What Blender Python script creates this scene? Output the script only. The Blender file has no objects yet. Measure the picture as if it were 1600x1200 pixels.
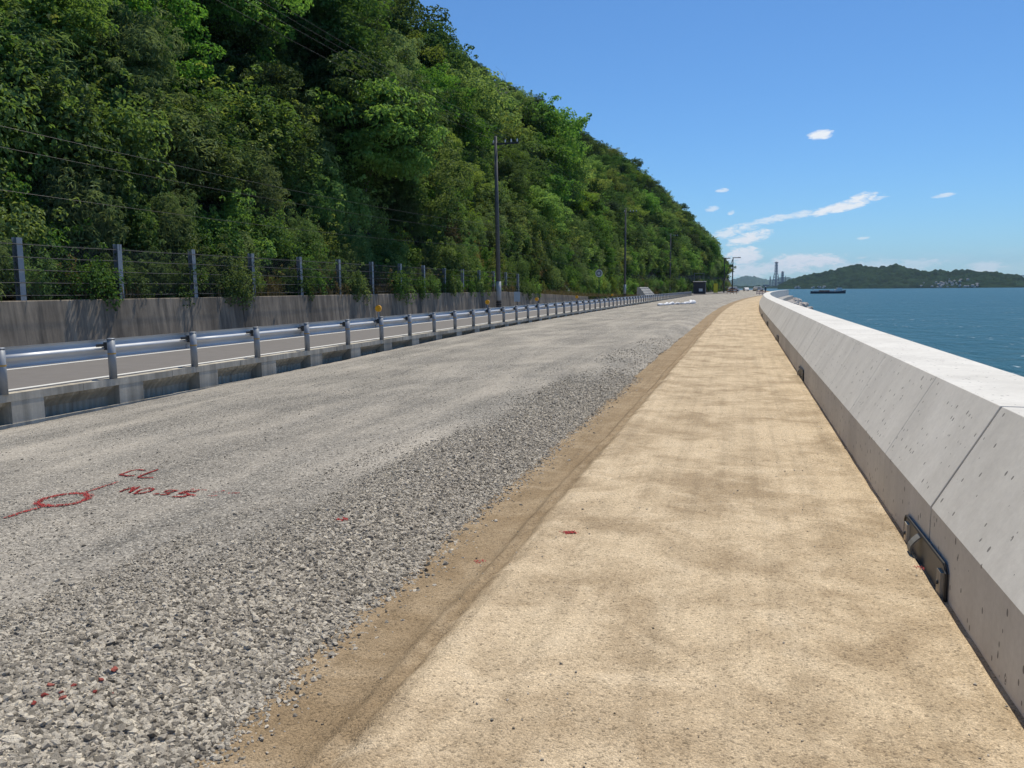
import bpy, math, random
import numpy as np
from mathutils import Vector, Matrix

random.seed(7)
RNG = np.random.default_rng(7)
SC = bpy.context.scene
COL = SC.collection
R = math.radians

# ------------------------------------------------------------------ camera, world, sun, exposure
# world axes: Y runs along the road, X to the sea, Z up; z = 0 is the sand path under the camera
CAM = np.array([0.0, 0.0, 1.6])
YAW, PITCH, ROLL, FPX = R(16.64), R(7.05), R(0.45), 1200.0
FWD = np.array([-math.sin(YAW) * math.cos(PITCH), math.cos(YAW) * math.cos(PITCH), -math.sin(PITCH)])
RT0 = np.array([math.cos(YAW), math.sin(YAW), 0.0])
UP0 = np.cross(RT0, FWD)
RT = RT0 * math.cos(ROLL) - UP0 * math.sin(ROLL)
UP = UP0 * math.cos(ROLL) + RT0 * math.sin(ROLL)
cd = bpy.data.cameras.new("camera")
cd.sensor_width = 36.0
cd.lens = 36.0 * FPX / 1600.0
cd.clip_start = 0.05
cd.clip_end = 60000.0
camera = bpy.data.objects.new("camera", cd)
COL.objects.link(camera)
camera.matrix_world = Matrix(((RT[0], UP[0], -FWD[0], CAM[0]), (RT[1], UP[1], -FWD[1], CAM[1]),
                              (RT[2], UP[2], -FWD[2], CAM[2]), (0, 0, 0, 1)))
SC.camera = camera

SUN_EL, SUN_AZ = R(64), R(9)       # azimuth from +Y towards +X
world = bpy.data.worlds.new("World")
SC.world = world
world.use_nodes = True
sun_d = bpy.data.lights.new("sun", 'SUN')
sun_d.energy = 4.5
sun_d.angle = R(0.55)
sun_d.color = (1.0, 0.93, 0.79)
sun = bpy.data.objects.new("sun", sun_d)
COL.objects.link(sun)
SUNV = Vector((math.sin(SUN_AZ) * math.cos(SUN_EL), math.cos(SUN_AZ) * math.cos(SUN_EL), math.sin(SUN_EL)))
sun.rotation_euler = SUNV.to_track_quat('Z', 'Y').to_euler()
SC.view_settings.view_transform = 'Standard'
SC.view_settings.look = 'None'
SC.view_settings.exposure = 0.0
SC.view_settings.gamma = 1.0
SC.view_settings.use_curve_mapping = False
SC.render.engine = 'CYCLES'
SC.cycles.use_denoising = True
SC.cycles.max_bounces = 6
SC.cycles.diffuse_bounces = 3
SC.cycles.glossy_bounces = 2
SC.cycles.transmission_bounces = 3
SC.cycles.volume_bounces = 0
SC.cycles.transparent_max_bounces = 4
SC.cycles.sample_clamp_indirect = 4.0


class NT:
    """small helper for node trees"""
    def __init__(s, tree):
        s.t = tree
        tree.nodes.clear()

    def n(s, typ, **kw):
        nd = s.t.nodes.new(typ)
        ins = kw.pop('ins', {})
        for k, v in kw.items():
            setattr(nd, k, v)
        for k, v in ins.items():
            if hasattr(v, 'is_output'):
                s.t.links.new(v, nd.inputs[k])
            else:
                nd.inputs[k].default_value = v
        return nd

    def m(s, op, a, b=0.0, c=None, clamp=False):
        nd = s.t.nodes.new('ShaderNodeMath')
        nd.operation = op
        nd.use_clamp = clamp
        for i, v in enumerate((a, b) if c is None else (a, b, c)):
            if hasattr(v, 'is_output'):
                s.t.links.new(v, nd.inputs[i])
            else:
                nd.inputs[i].default_value = v
        return nd.outputs[0]

    def mix(s, f, a, b, blend='MIX'):
        nd = s.t.nodes.new('ShaderNodeMix')
        nd.data_type = 'RGBA'
        nd.blend_type = blend
        for sock, v in ((nd.inputs[0], f), (nd.inputs[6], a), (nd.inputs[7], b)):
            if hasattr(v, 'is_output'):
                s.t.links.new(v, sock)
            else:
                sock.default_value = v if isinstance(v, (int, float)) else (*v, 1.0)[:4]
        return nd.outputs[2]

    def ramp(s, f, stops, interp='LINEAR'):
        nd = s.t.nodes.new('ShaderNodeValToRGB')
        nd.color_ramp.interpolation = interp
        el = nd.color_ramp.elements
        while len(el) < len(stops):
            el.new(0.5)
        for e, (p, c) in zip(el, stops):
            e.position = p
            e.color = (c, c, c, 1) if isinstance(c, (int, float)) else (*c, 1)
        s.t.links.new(f, nd.inputs[0])
        return nd.outputs[0]

    def noise(s, vec, scale, detail=4.0, rough=0.55, dist=0.0):
        nd = s.n('ShaderNodeTexNoise', ins={'Scale': scale, 'Detail': detail, 'Roughness': rough, 'Distortion': dist})
        if vec is not None:
            s.t.links.new(vec, nd.inputs['Vector'])
        return nd.outputs['Fac']

    def vor(s, vec, scale, feature='F1', out='Distance', rand=1.0):
        nd = s.n('ShaderNodeTexVoronoi', feature=feature, ins={'Scale': scale, 'Randomness': rand})
        if vec is not None:
            s.t.links.new(vec, nd.inputs['Vector'])
        return nd.outputs[out]

    def mapping(s, vec, scale=(1, 1, 1), rot=(0, 0, 0), loc=(0, 0, 0)):
        nd = s.n('ShaderNodeMapping', ins={'Scale': scale, 'Rotation': rot, 'Location': loc})
        s.t.links.new(vec, nd.inputs['Vector'])
        return nd.outputs[0]

    def link(s, a, b):
        s.t.links.new(a, b)


# ---- sky with clouds at infinity (all in sky directions)
w = NT(world.node_tree)
sky = w.n('ShaderNodeTexSky', sky_type='NISHITA', sun_disc=False, sun_elevation=SUN_EL, sun_rotation=SUN_AZ,
          altitude=0.0, air_density=1.0, dust_density=0.1, ozone_density=4.0)
tc = w.n('ShaderNodeTexCoord')
sep = w.n('ShaderNodeSeparateXYZ', ins={0: tc.outputs['Generated']})
az = w.m('MULTIPLY', w.m('ARCTAN2', sep.outputs[0], sep.outputs[1]), 57.2958)
el_ = w.m('MULTIPLY', w.m('ARCSINE', sep.outputs[2]), 57.2958)
comb = w.n('ShaderNodeCombineXYZ', ins={0: w.m('MULTIPLY', az, .6), 1: w.m('MULTIPLY', el_, 1.6), 2: 0.0})
n1 = w.noise(comb.outputs[0], 0.9, 7.0, 0.62, 0.5)
n2 = w.noise(comb.outputs[0], 2.6, 5.0, 0.65, 0.6)
nz = w.m('ADD', w.m('MULTIPLY', w.m('SUBTRACT', n1, 0.5), 2.6), w.m('MULTIPLY', w.m('SUBTRACT', n2, 0.5), 2.4))
# az, el, half width, half height, tilt (deg), density
CLOUDS = [(4.85, 10.05, 0.95, 0.33, 3, 1.0), (6.3, 5.3, 2.8, 0.32, 12, 1.0), (7.4, 5.75, 1.2, 0.42, 14, 1.15),
          (2.6, 4.75, 2.8, 0.3, 9, .7), (-.6, 3.95, 1.8, 0.42, 14, .8), (0.35, 3.45, 1.7, .5, 10, 1.0), (0.1, 2.2, 1.5, .8, 5, 1.15),
          (12.3, 5.7, 0.75, 0.14, 6, .65), (-1.5, 6.75, .5, .15, 3, .7), (-2.2, 5.5, .5, .25, 8, .6), (-.9, 5.2, .25, .2, 30, .6),
          (4.2, 1.75, 2.8, .6, 2, 1.1), (7.7, 3.2, .45, .12, 6, .6), (7.6, 1.9, .5, .12, 6, .5), (14.6, 1.1, 1.3, .45, 6, .6),
          (11.9, 1.6, .4, .12, 3, .55), (1.0, 1.2, 4.0, .6, 1, .8), (8.5, 1.3, 4.5, .5, 1, .5)]
cl = None
for (a0, e0, hw, hh, tilt, den) in CLOUDS:
    ct, st = math.cos(R(tilt)), math.sin(R(tilt))
    da, de = w.m('SUBTRACT', az, a0), w.m('SUBTRACT', el_, e0)
    u = w.m('DIVIDE', w.m('ADD', w.m('MULTIPLY', da, ct), w.m('MULTIPLY', de, st)), hw)
    v = w.m('DIVIDE', w.m('SUBTRACT', w.m('MULTIPLY', de, ct), w.m('MULTIPLY', da, st)), hh)
    r2 = w.m('ADD', w.m('MULTIPLY', u, u), w.m('MULTIPLY', v, v))
    c = w.m('MULTIPLY', w.m('MULTIPLY', w.m('ADD', w.m('SUBTRACT', 0.95, r2), nz), 1.3, clamp=True), den)
    cl = c if cl is None else w.m('MAXIMUM', cl, c)
# the same thin fair-weather band of cloud goes on all round the horizon
band = w.m('MULTIPLY', w.m('MULTIPLY', w.m('SUBTRACT', n1, 0.46), 3.0, clamp=True),
           w.m('SUBTRACT', 1.0, w.m('MULTIPLY', w.m('ABSOLUTE', w.m('SUBTRACT', el_, 1.1)), 0.75), clamp=True))
cl = w.m('MAXIMUM', cl, w.m('MULTIPLY', band, 0.35))
cl = w.m('MINIMUM', w.m('MULTIPLY', cl, 0.95), 0.95)
skycol = w.mix(1.0, sky.outputs[0], (0.48, 0.75, 0.98), 'MULTIPLY')
shade = w.mix(n2, (6.6, 7.0, 7.5), (8.6, 8.7, 8.8))
full = w.mix(cl, skycol, shade)
bg = w.n('ShaderNodeBackground', ins={'Color': full, 'Strength': 0.12})
wo = w.n('ShaderNodeOutputWorld', ins={'Surface': bg.outputs[0]})


# ------------------------------------------------------------------ pixel helpers (photo pixel -> direction)
def ray(px, py):
    return FWD * FPX + RT * (px - 800) + UP * (600 - py)


def on_z(px, py, z):
    d = ray(px, py)
    return CAM + d * ((z - CAM[2]) / d[2])


def on_x(px, py, X):
    d = ray(px, py)
    return CAM + d * ((X - CAM[0]) / d[0])


def on_y(px, py, Y):
    d = ray(px, py)
    return CAM + d * ((Y - CAM[1]) / d[1])


def view_xy(P):
    q = P - CAM
    zc = q @ FWD
    return 800 + FPX * (q @ RT) / zc, 600 - FPX * (q @ UP) / zc, zc


# ------------------------------------------------------------------ mesh helpers
def obj(name, me, mat=None, parent=None, loc=None, rot=None, scale=None):
    o = bpy.data.objects.new(name, me)
    COL.objects.link(o)
    if mat is not None and me is not None and not me.materials:
        me.materials.append(mat)
    if parent is not None:
        o.parent = parent
    if loc is not None:
        o.location = loc
    if rot is not None:
        o.rotation_euler = rot
    if scale is not None:
        o.scale = scale if hasattr(scale, '__len__') else (scale,) * 3
    return o


def empty(name, loc=(0, 0, 0), rz=0.0):
    o = bpy.data.objects.new(name, None)
    o.empty_display_size = 0.2
    COL.objects.link(o)
    o.location = loc
    o.rotation_euler = (0, 0, rz)
    return o


def tag(o, label=None, cat=None, group=None, kind=None):
    if label:
        o['label'] = label
    if cat:
        o['category'] = cat
    if group:
        o['group'] = group
    if kind:
        o['kind'] = kind
    return o


def big_mesh(name, verts, faces, smooth=False):
    """verts (N,3) faces (M,k) numpy"""
    me = bpy.data.meshes.new(name)
    verts = np.asarray(verts, np.float32)
    faces = np.asarray(faces, np.int32)
    k = faces.shape[1]
    me.vertices.add(len(verts))
    me.vertices.foreach_set('co', verts.ravel())
    me.loops.add(faces.size)
    me.loops.foreach_set('vertex_index', faces.ravel())
    me.polygons.add(len(faces))
    me.polygons.foreach_set('loop_start', np.arange(0, faces.size, k, dtype=np.int32))
    me.polygons.foreach_set('loop_total', np.full(len(faces), k, np.int32))
    me.polygons.foreach_set('use_smooth', np.full(len(faces), smooth, bool))
    me.update(calc_edges=True)
    return me


class MB:
    def __init__(s):
        s.v, s.f = [], []

    def add(s, vs, fs):
        b = len(s.v)
        s.v += [tuple(map(float, p)) for p in vs]
        s.f += [tuple(i + b for i in f) for f in fs]
        return s

    def box(s, x0, x1, y0, y1, z0, z1):
        return s.add([(x0, y0, z0), (x1, y0, z0), (x1, y1, z0), (x0, y1, z0), (x0, y0, z1), (x1, y0, z1), (x1, y1, z1), (x0, y1, z1)],
                     [(3, 2, 1, 0), (4, 5, 6, 7), (0, 1, 5, 4), (1, 2, 6, 5), (2, 3, 7, 6), (3, 0, 4, 7)])

    def tube(s, pts, rad, n=6, cap=True):
        pts = [np.array(p, float) for p in pts]
        rads = rad if hasattr(rad, '__len__') else [rad] * len(pts)
        b = len(s.v)
        for i, p in enumerate(pts):
            d = pts[min(i + 1, len(pts) - 1)] - pts[max(i - 1, 0)]
            d = d / (np.linalg.norm(d) + 1e-9)
            a = np.array([0, 0, 1.0]) if abs(d[2]) < .9 else np.array([1.0, 0, 0])
            u = np.cross(d, a)
            u /= np.linalg.norm(u)
            v = np.cross(d, u)
            for k in range(n):
                t = 2 * math.pi * k / n
                s.v.append(tuple(p + rads[i] * (math.cos(t) * u + math.sin(t) * v)))
        for i in range(len(pts) - 1):
            for k in range(n):
                k2 = (k + 1) % n
                s.f.append((b + i * n + k, b + i * n + k2, b + (i + 1) * n + k2, b + (i + 1) * n + k))
        if cap:
            s.f.append(tuple(b + k for k in range(n))[::-1])
            s.f.append(tuple(b + (len(pts) - 1) * n + k for k in range(n)))
        return s

    def sweep(s, prof, stations, closed=True, cap=True):
        """prof: list of (x,z); stations: list of fn(x,z)->(X,Y,Z)"""
        b = len(s.v)
        n = len(prof)
        for st in stations:
            for (x, z) in prof:
                s.v.append(tuple(map(float, st(x, z))))
        m = n if closed else n - 1
        for i in range(len(stations) - 1):
            for k in range(m):
                k2 = (k + 1) % n
                s.f.append((b + i * n + k, b + (i + 1) * n + k, b + (i + 1) * n + k2, b + i * n + k2))
        if cap and closed:
            s.f.append(tuple(b + k for k in range(n)))
            s.f.append(tuple(b + (len(stations) - 1) * n + k for k in range(n))[::-1])
        return s

    def mesh(s, name, smooth=False):
        me = bpy.data.meshes.new(name)
        me.from_pydata(s.v, [], s.f)
        me.validate()
        if smooth:
            for p in me.polygons:
                p.use_smooth = True
        me.update()
        return me

    def build(s, name, mat, parent=None, smooth=False, **kw):
        return obj(name, s.mesh(name, smooth), mat, parent, **kw)


def bevel(o, wdt, seg=1):
    m = o.modifiers.new('bevel', 'BEVEL')
    m.width = wdt
    m.segments = seg
    m.limit_method = 'ANGLE'
    return o


# value noise
_H = RNG.random((256, 256))


def vnoise(x, y):
    xi, yi = np.floor(x).astype(int), np.floor(y).astype(int)
    fx, fy = x - xi, y - yi
    fx, fy = fx * fx * (3 - 2 * fx), fy * fy * (3 - 2 * fy)
    g = lambda i, j: _H[i % 256, j % 256]
    return (g(xi, yi) * (1 - fx) + g(xi + 1, yi) * fx) * (1 - fy) + (g(xi, yi + 1) * (1 - fx) + g(xi + 1, yi + 1) * fx) * fy - .5


def fbm(x, y, oct=4, gain=.5):
    s, a = 0, 1.0
    for i in range(oct):
        s = s + a * vnoise(x * 2 ** i + 17.3 * i, y * 2 ** i + 9.1 * i)
        a *= gain
    return s


# ------------------------------------------------------------------ site geometry
def off(d):
    """the sea wall, sand and gravel edge bend gently to the right"""
    d = np.minimum(np.asarray(d, float), 190.0)
    return np.maximum(0.0, d - 40.0) ** 2 / 2600.0


def left_z(d):
    return np.interp(d, [0, 9, 18, 24, 32, 60], [-.31, -.30, -.2, -.1, -.035, 0.0])


GX0 = -9.80         # gravel meets the precast edge blocks


def ground_z(x, d):
    x = np.asarray(x, float)
    d = np.asarray(d, float)
    t = x - off(d)
    wob = .08 * fbm(d * .45, d * 0 + 3.3, 3) + .02 * fbm(d * 2.1, d * 0 + 8.3, 2)
    tt = t + wob * np.clip((1.0 - np.abs(t + 1.9)), 0, 1)
    fade = np.interp(d, [25, 60], [1, .35])
    prof = np.interp(tt, [-2.85, -2.65, -2.4, -2.0, -1.58, -1.48, -1.41, -1.385, -1.345, -1.27, -1.2, -1.0, 1.2],
                     [.085, .085, .04, -.105, -.115, -.10, -.045, -.055, -.05, .006, .02, .0, .0])
    left = np.interp(tt, [-9.9, -2.85], [0, 1])
    zl = left_z(d)
    zg = zl + (.085 - zl) * left ** .8
    z = np.where(tt < -2.85, zg, prof * fade)
    z = z + np.where(tt < -2.0, .012, .006) * fbm(x * 1.3, d * .9, 3) + np.where(tt < -2.2, .008 * fbm(x * 5, d * 5, 2), .007 * fbm(x * 4 + 50, d * 4, 2))
    z = z + .022 * fbm(x * 13 + 5, d * 9, 3) * np.clip(1 - np.abs(t + 1.32) / .22, 0, 1) * fade
    # wheel ruts of the compacted gravel
    z = z + np.where(tt < -3, .008 * np.sin((t + .06 * d * 0) * 3.1 + fbm(d * .2, d * 0, 2)), 0)
    return z


def ground_pt(px, py):
    z = 0.0
    for _ in range(6):
        p = on_z(px, py, z)
        z = float(ground_z(p[0], p[1]))
    p[2] = z
    return p


# ------------------------------------------------------------------ materials
def mat_new(name):
    m = bpy.data.materials.new(name)
    m.use_nodes = True
    t = NT(m.node_tree)
    out = t.n('ShaderNodeOutputMaterial')
    b = t.n('ShaderNodeBsdfPrincipled')
    t.link(b.outputs[0], out.inputs[0])
    return m, t, b, out


def plain(name, col, rough=.6, metal=0.0, var=.12, scale=6.0, bump=0.0):
    m, t, b, o = mat_new(name)
    tcn = t.n('ShaderNodeTexCoord')
    nz = t.noise(tcn.outputs['Object'], scale, 5, .6)
    c = t.mix(nz, tuple(x * (1 - var * 2) for x in col), tuple(min(1, x * (1 + var * 2)) for x in col))
    t.link(c, b.inputs['Base Color'])
    b.inputs['Roughness'].default_value = rough
    b.inputs['Metallic'].default_value = metal
    if bump:
        bp = t.n('ShaderNodeBump', ins={'Strength': .5, 'Distance': bump, 'Height': t.noise(tcn.outputs['Object'], scale * 6, 4, .6)})
        t.link(bp.outputs[0], b.inputs['Normal'])
    return m


def m_gravel():
    m, t, b, o = mat_new('grey_gravel')
    g = t.n('ShaderNodeNewGeometry').outputs['Position']
    # fines: dusty beige streaks along the driving direction
    st = t.noise(t.mapping(g, (1.0, .16, 1.0), (0, 0, R(-3))), 1.1, 6, .62, .6)
    big = t.noise(g, .55, 5, .6, .4)
    fines = t.ramp(t.m('ADD', t.m('MULTIPLY', st, .7), t.m('MULTIPLY', big, .5)), [(.50, 0.0), (.74, 1.0)])
    v1 = t.n('ShaderNodeTexVoronoi', ins={'Scale': 55.0})
    v2 = t.n('ShaderNodeTexVoronoi', ins={'Scale': 130.0})
    v3 = t.n('ShaderNodeTexVoronoi', ins={'Scale': 18.0})
    for v in (v1, v2, v3):
        t.link(g, v.inputs['Vector'])
    g1 = t.n('ShaderNodeSeparateColor', ins={0: v1.outputs['Color']}).outputs[0]
    g2 = t.n('ShaderNodeSeparateColor', ins={0: v2.outputs['Color']}).outputs[0]
    g3 = t.n('ShaderNodeSeparateColor', ins={0: v3.outputs['Color']}).outputs[1]
    c1 = t.ramp(g1, [(0, (0.072, 0.066, 0.057)), (.22, (0.206, 0.190, 0.166)), (.62, (0.380, 0.353, 0.308)), (.85, (0.576, 0.535, 0.463)), (1, (0.843, 0.780, 0.662))])
    c2 = t.ramp(g2, [(0, (0.165, 0.153, 0.134)), (.6, (0.360, 0.333, 0.291)), (1, (0.576, 0.535, 0.468))])
    c3 = t.ramp(g3, [(0, (0.246, 0.229, 0.202)), (.55, (0.355, 0.329, 0.289)), (1, (0.473, 0.440, 0.384))])
    c = t.mix(.34, c1, c2)
    c = t.mix(.18, c, c3)
    gap = t.ramp(v1.outputs['Distance'], [(.30, 1.0), (.75, .45)])
    c = t.mix(.75, c, gap, 'MULTIPLY')
    dust = t.mix(t.noise(g, 70, 3, .7), (0.473, 0.420, 0.345), (0.597, 0.535, 0.444))
    c = t.mix(t.m('MULTIPLY', fines, .42), c, dust)
    # broad darker and lighter drifts of stone
    c = t.mix(.6, c, t.ramp(t.noise(t.mapping(g, (1, .3, 1)), .8, 5, .6), [(.3, .80), (.7, 1.14)]), 'MULTIPLY')
    t.link(c, b.inputs['Base Color'])
    b.inputs['Roughness'].default_value = .92
    b.inputs['Specular IOR Level'].default_value = .15
    h = t.m('ADD', t.m('MULTIPLY', v1.outputs['Distance'], -1.0), t.m('MULTIPLY', v2.outputs['Distance'], -.4))
    h = t.m('ADD', h, t.m('MULTIPLY', v3.outputs['Distance'], -.8))
    h = t.m('MULTIPLY', h, t.m('SUBTRACT', 1.0, t.m('MULTIPLY', fines, .7)))
    bp = t.n('ShaderNodeBump', ins={'Strength': 1.0, 'Distance': .014, 'Height': h})
    t.link(bp.outputs[0], b.inputs['Normal'])
    return m


def m_stone(name, stops, rough=.85):
    m, t, b, o = mat_new(name)
    rnd = t.n('ShaderNodeObjectInfo').outputs['Random']
    c = t.ramp(rnd, stops)
    tcn = t.n('ShaderNodeTexCoord').outputs['Object']
    nz = t.noise(tcn, 2.2, 5, .7)
    c = t.mix(.7, c, t.ramp(nz, [(.25, .85), (.75, 1.25)]), 'MULTIPLY')
    t.link(c, b.inputs['Base Color'])
    b.inputs['Roughness'].default_value = rough
    b.inputs['Specular IOR Level'].default_value = .25
    bp = t.n('ShaderNodeBump', ins={'Strength': .6, 'Distance': .15, 'Height': t.noise(tcn, 5, 5, .7)})
    t.link(bp.outputs[0], b.inputs['Normal'])
    return m


def m_sand():
    m, t, b, o = mat_new('decomposed_granite_sand')
    g = t.n('ShaderNodeNewGeometry').outputs['Position']
    sp = t.n('ShaderNodeSeparateXYZ', ins={0: g})
    # distance from the curved wall line
    dd = t.m('MAXIMUM', t.m('SUBTRACT', sp.outputs[1], 40.0), 0.0)
    tt = t.m('SUBTRACT', sp.outputs[0], t.m('DIVIDE', t.m('MULTIPLY', dd, dd), 2600.0))
    n1 = t.noise(g, .9, 6, .62, .5)
    n2 = t.noise(t.mapping(g, (1.0, 1.0, 1.0), loc=(7, 3, 0)), 2.6, 6, .65, .8)
    n3 = t.noise(g, 9.0, 4, .7)
    base = t.mix(n3, (.55, .43, .28), (.68, .545, .375))
    patch = t.ramp(t.m('ADD', t.m('MULTIPLY', n1, .55), t.m('MULTIPLY', n2, .45)), [(.40, 1.0), (.56, 0.0)])
    c = t.mix(t.m('MULTIPLY', patch, .72), base, (.31, .225, .135))
    pale = t.ramp(n2, [(.56, 0.0), (.72, 1.0)])
    c = t.mix(t.m('MULTIPLY', pale, .35), c, (.66, .545, .395))
    # the sunk strip beside the gravel holds damp, browner sand
    ditch = t.ramp(t.m('ADD', tt, t.m('MULTIPLY', t.m('SUBTRACT', n2, .5), .25)), [(0, 1.0), (.001, 1.0), (1, 1.0)])
    wet = t.m('SUBTRACT', 1.0, t.m('SMOOTH_MAX', 0.0, t.m('MULTIPLY', t.m('ADD', t.m('ADD', tt, 1.34), t.m('MULTIPLY', t.m('SUBTRACT', n2, .5), .18)), 9.0), .1), clamp=True)
    c = t.mix(t.m('MULTIPLY', wet, t.ramp(n2, [(.3, 1.0), (.68, .6)])), c, (.275, .197, .115))
    trk = t.noise(t.mapping(g, (5.0, .12, 1.0)), 1.6, 5, .6, .15)
    c = t.mix(.55, c, t.ramp(trk, [(.36, .80), (.5, 1.0), (.66, 1.10)]), 'MULTIPLY')
    v = t.n('ShaderNodeTexVoronoi', ins={'Scale': 95.0})
    t.link(g, v.inputs['Vector'])
    v2 = t.n('ShaderNodeTexVoronoi', ins={'Scale': 210.0})
    t.link(g, v2.inputs['Vector'])
    gr = t.n('ShaderNodeSeparateColor', ins={0: v.outputs['Color']}).outputs[0]
    gr2 = t.n('ShaderNodeSeparateColor', ins={0: v2.outputs['Color']}).outputs[1]
    c = t.mix(.75, c, t.ramp(gr, [(0, .42), (.07, .62), (.16, .95), (.8, 1.03), (1, 1.28)]), 'MULTIPLY')
    c = t.mix(.8, c, t.ramp(gr2, [(0, .55), (.2, .9), (.8, 1.05), (1, 1.3)]), 'MULTIPLY')
    t.link(c, b.inputs['Base Color'])
    b.inputs['Roughness'].default_value = .95
    b.inputs['Specular IOR Level'].default_value = .15
    h = t.m('ADD', t.m('MULTIPLY', v.outputs['Distance'], -.7), t.m('MULTIPLY', v2.outputs['Distance'], -.35))
    h = t.m('ADD', t.m('ADD', h, t.m('MULTIPLY', n3, 1.8)), t.m('MULTIPLY', trk, 3.0))
    bp = t.n('ShaderNodeBump', ins={'Strength': .9, 'Distance': .008, 'Height': h})
    t.link(bp.outputs[0], b.inputs['Normal'])
    return m


def m_concrete(name, c0, c1, holes=0.0, streak=0.0, streakcol=(.06, .055, .05), bumpd=.004, rough=.8):
    m, t, b, o = mat_new(name)
    g = t.n('ShaderNodeNewGeometry').outputs['Position']
    n = t.noise(g, 1.3, 7, .62, .3)
    f = t.noise(g, 26, 4, .7)
    c = t.mix(t.ramp(n, [(.3, 0), (.7, 1)]), c0, c1)
    c = t.mix(.35, c, t.ramp(f, [(.3, .8), (.7, 1.15)]), 'MULTIPLY')
    h = t.m('MULTIPLY', f, .3)
    if holes:
        vm = t.mapping(g, (1.0, 1.0, .55))
        v = t.n('ShaderNodeTexVoronoi', ins={'Scale': 26.0, 'Vector': vm})
        sz = t.n('ShaderNodeSeparateColor', ins={0: v.outputs['Color']})
        lim = t.m('MULTIPLY', t.m('SUBTRACT', sz.outputs[0], 1.0 - holes), .75 / holes * .75, clamp=True)
        hole = t.m('LESS_THAN', v.outputs['Distance'], t.m('MULTIPLY', lim, .5))
        v2 = t.n('ShaderNodeTexVoronoi', ins={'Scale': 9.0, 'Vector': vm})
        sz2 = t.n('ShaderNodeSeparateColor', ins={0: v2.outputs['Color']})
        hole2 = t.m('LESS_THAN', v2.outputs['Distance'], t.m('MULTIPLY', t.m('SUBTRACT', sz2.outputs[1], .68), .55))
        dn = t.noise(g, 60, 2, .5)
        hh = t.m('MAXIMUM', hole, t.m('MULTIPLY', hole2, t.m('GREATER_THAN', dn, .47)))
        c = t.mix(t.m('MULTIPLY', hh, .80), c, (.10, .095, .09))
        h = t.m('SUBTRACT', h, t.m('MULTIPLY', hh, 2.0))
    if streak:
        s = t.noise(t.mapping(g, (2.2, 2.2, .14)), 2.0, 7, .68, .3)
        s2 = t.noise(t.mapping(g, (.5, .5, .06)), 1.4, 4, .6)
        sm = t.m('MULTIPLY', t.ramp(s, [(.38, 1.0), (.66, 0.0)]), streak)
        c = t.mix(sm, c, streakcol)
        c = t.mix(t.m('MULTIPLY', t.ramp(s2, [(.5, 0.0), (.62, 1.0)]), streak * .7), c, tuple(x * .5 for x in streakcol))
        lime = t.ramp(t.noise(t.mapping(g, (5, 5, .35), loc=(3, 1, 2)), 1.6, 5, .7), [(.68, 0.0), (.80, 1.0)])
        c = t.mix(t.m('MULTIPLY', lime, .5 * streak), c, (.45, .42, .36))
    t.link(c, b.inputs['Base Color'])
    b.inputs['Roughness'].default_value = rough
    b.inputs['Specular IOR Level'].default_value = .25
    bp = t.n('ShaderNodeBump', ins={'Strength': .7, 'Distance': bumpd, 'Height': h})
    t.link(bp.outputs[0], b.inputs['Normal'])
    return m


def m_leaf(name, dark, mid, light, trans=.3, gloss=.45):
    m = bpy.data.materials.new(name)
    m.use_nodes = True
    t = NT(m.node_tree)
    out = t.n('ShaderNodeOutputMaterial')
    isl = t.n('ShaderNodeNewGeometry').outputs['Random Per Island']
    rnd = t.n('ShaderNodeObjectInfo').outputs['Random']
    oc = t.n('ShaderNodeTexCoord').outputs['Object']
    cn = t.noise(oc, 1.1, 3, .55)
    fac = t.m('ADD', t.m('MULTIPLY', isl, .42), t.m('MULTIPLY', t.ramp(cn, [(.32, 0.0), (.68, 1.0)]), .58))
    c = t.ramp(fac, [(0, dark), (.5, mid), (1, light)])
    hsv = t.n('ShaderNodeHueSaturation', ins={'Hue': t.m('ADD', .503, t.m('MULTIPLY', rnd, .03)), 'Saturation': t.m('ADD', .80, t.m('MULTIPLY', rnd, .26)),
                                              'Value': t.m('ADD', .64, t.m('MULTIPLY', t.m('FRACT', t.m('MULTIPLY', rnd, 7.31)), .80)), 'Color': c})
    cc = hsv.outputs[0]
    d = t.n('ShaderNodeBsdfDiffuse', ins={'Color': cc})
    tr = t.n('ShaderNodeBsdfTranslucent', ins={'Color': t.mix(.25, t.mix(1.0, cc, (1.6, 1.42, .9), 'MULTIPLY'), (.16, .19, .03))})
    gl = t.n('ShaderNodeBsdfGlossy', ins={'Color': (.85, .95, .8, 1), 'Roughness': .6})
    m1 = t.n('ShaderNodeMixShader', ins={0: trans, 1: d.outputs[0], 2: tr.outputs[0]})
    m2 = t.n('ShaderNodeMixShader', ins={0: .03, 1: m1.outputs[0], 2: gl.outputs[0]})
    t.link(m2.outputs[0], out.inputs[0])
    return m


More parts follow.
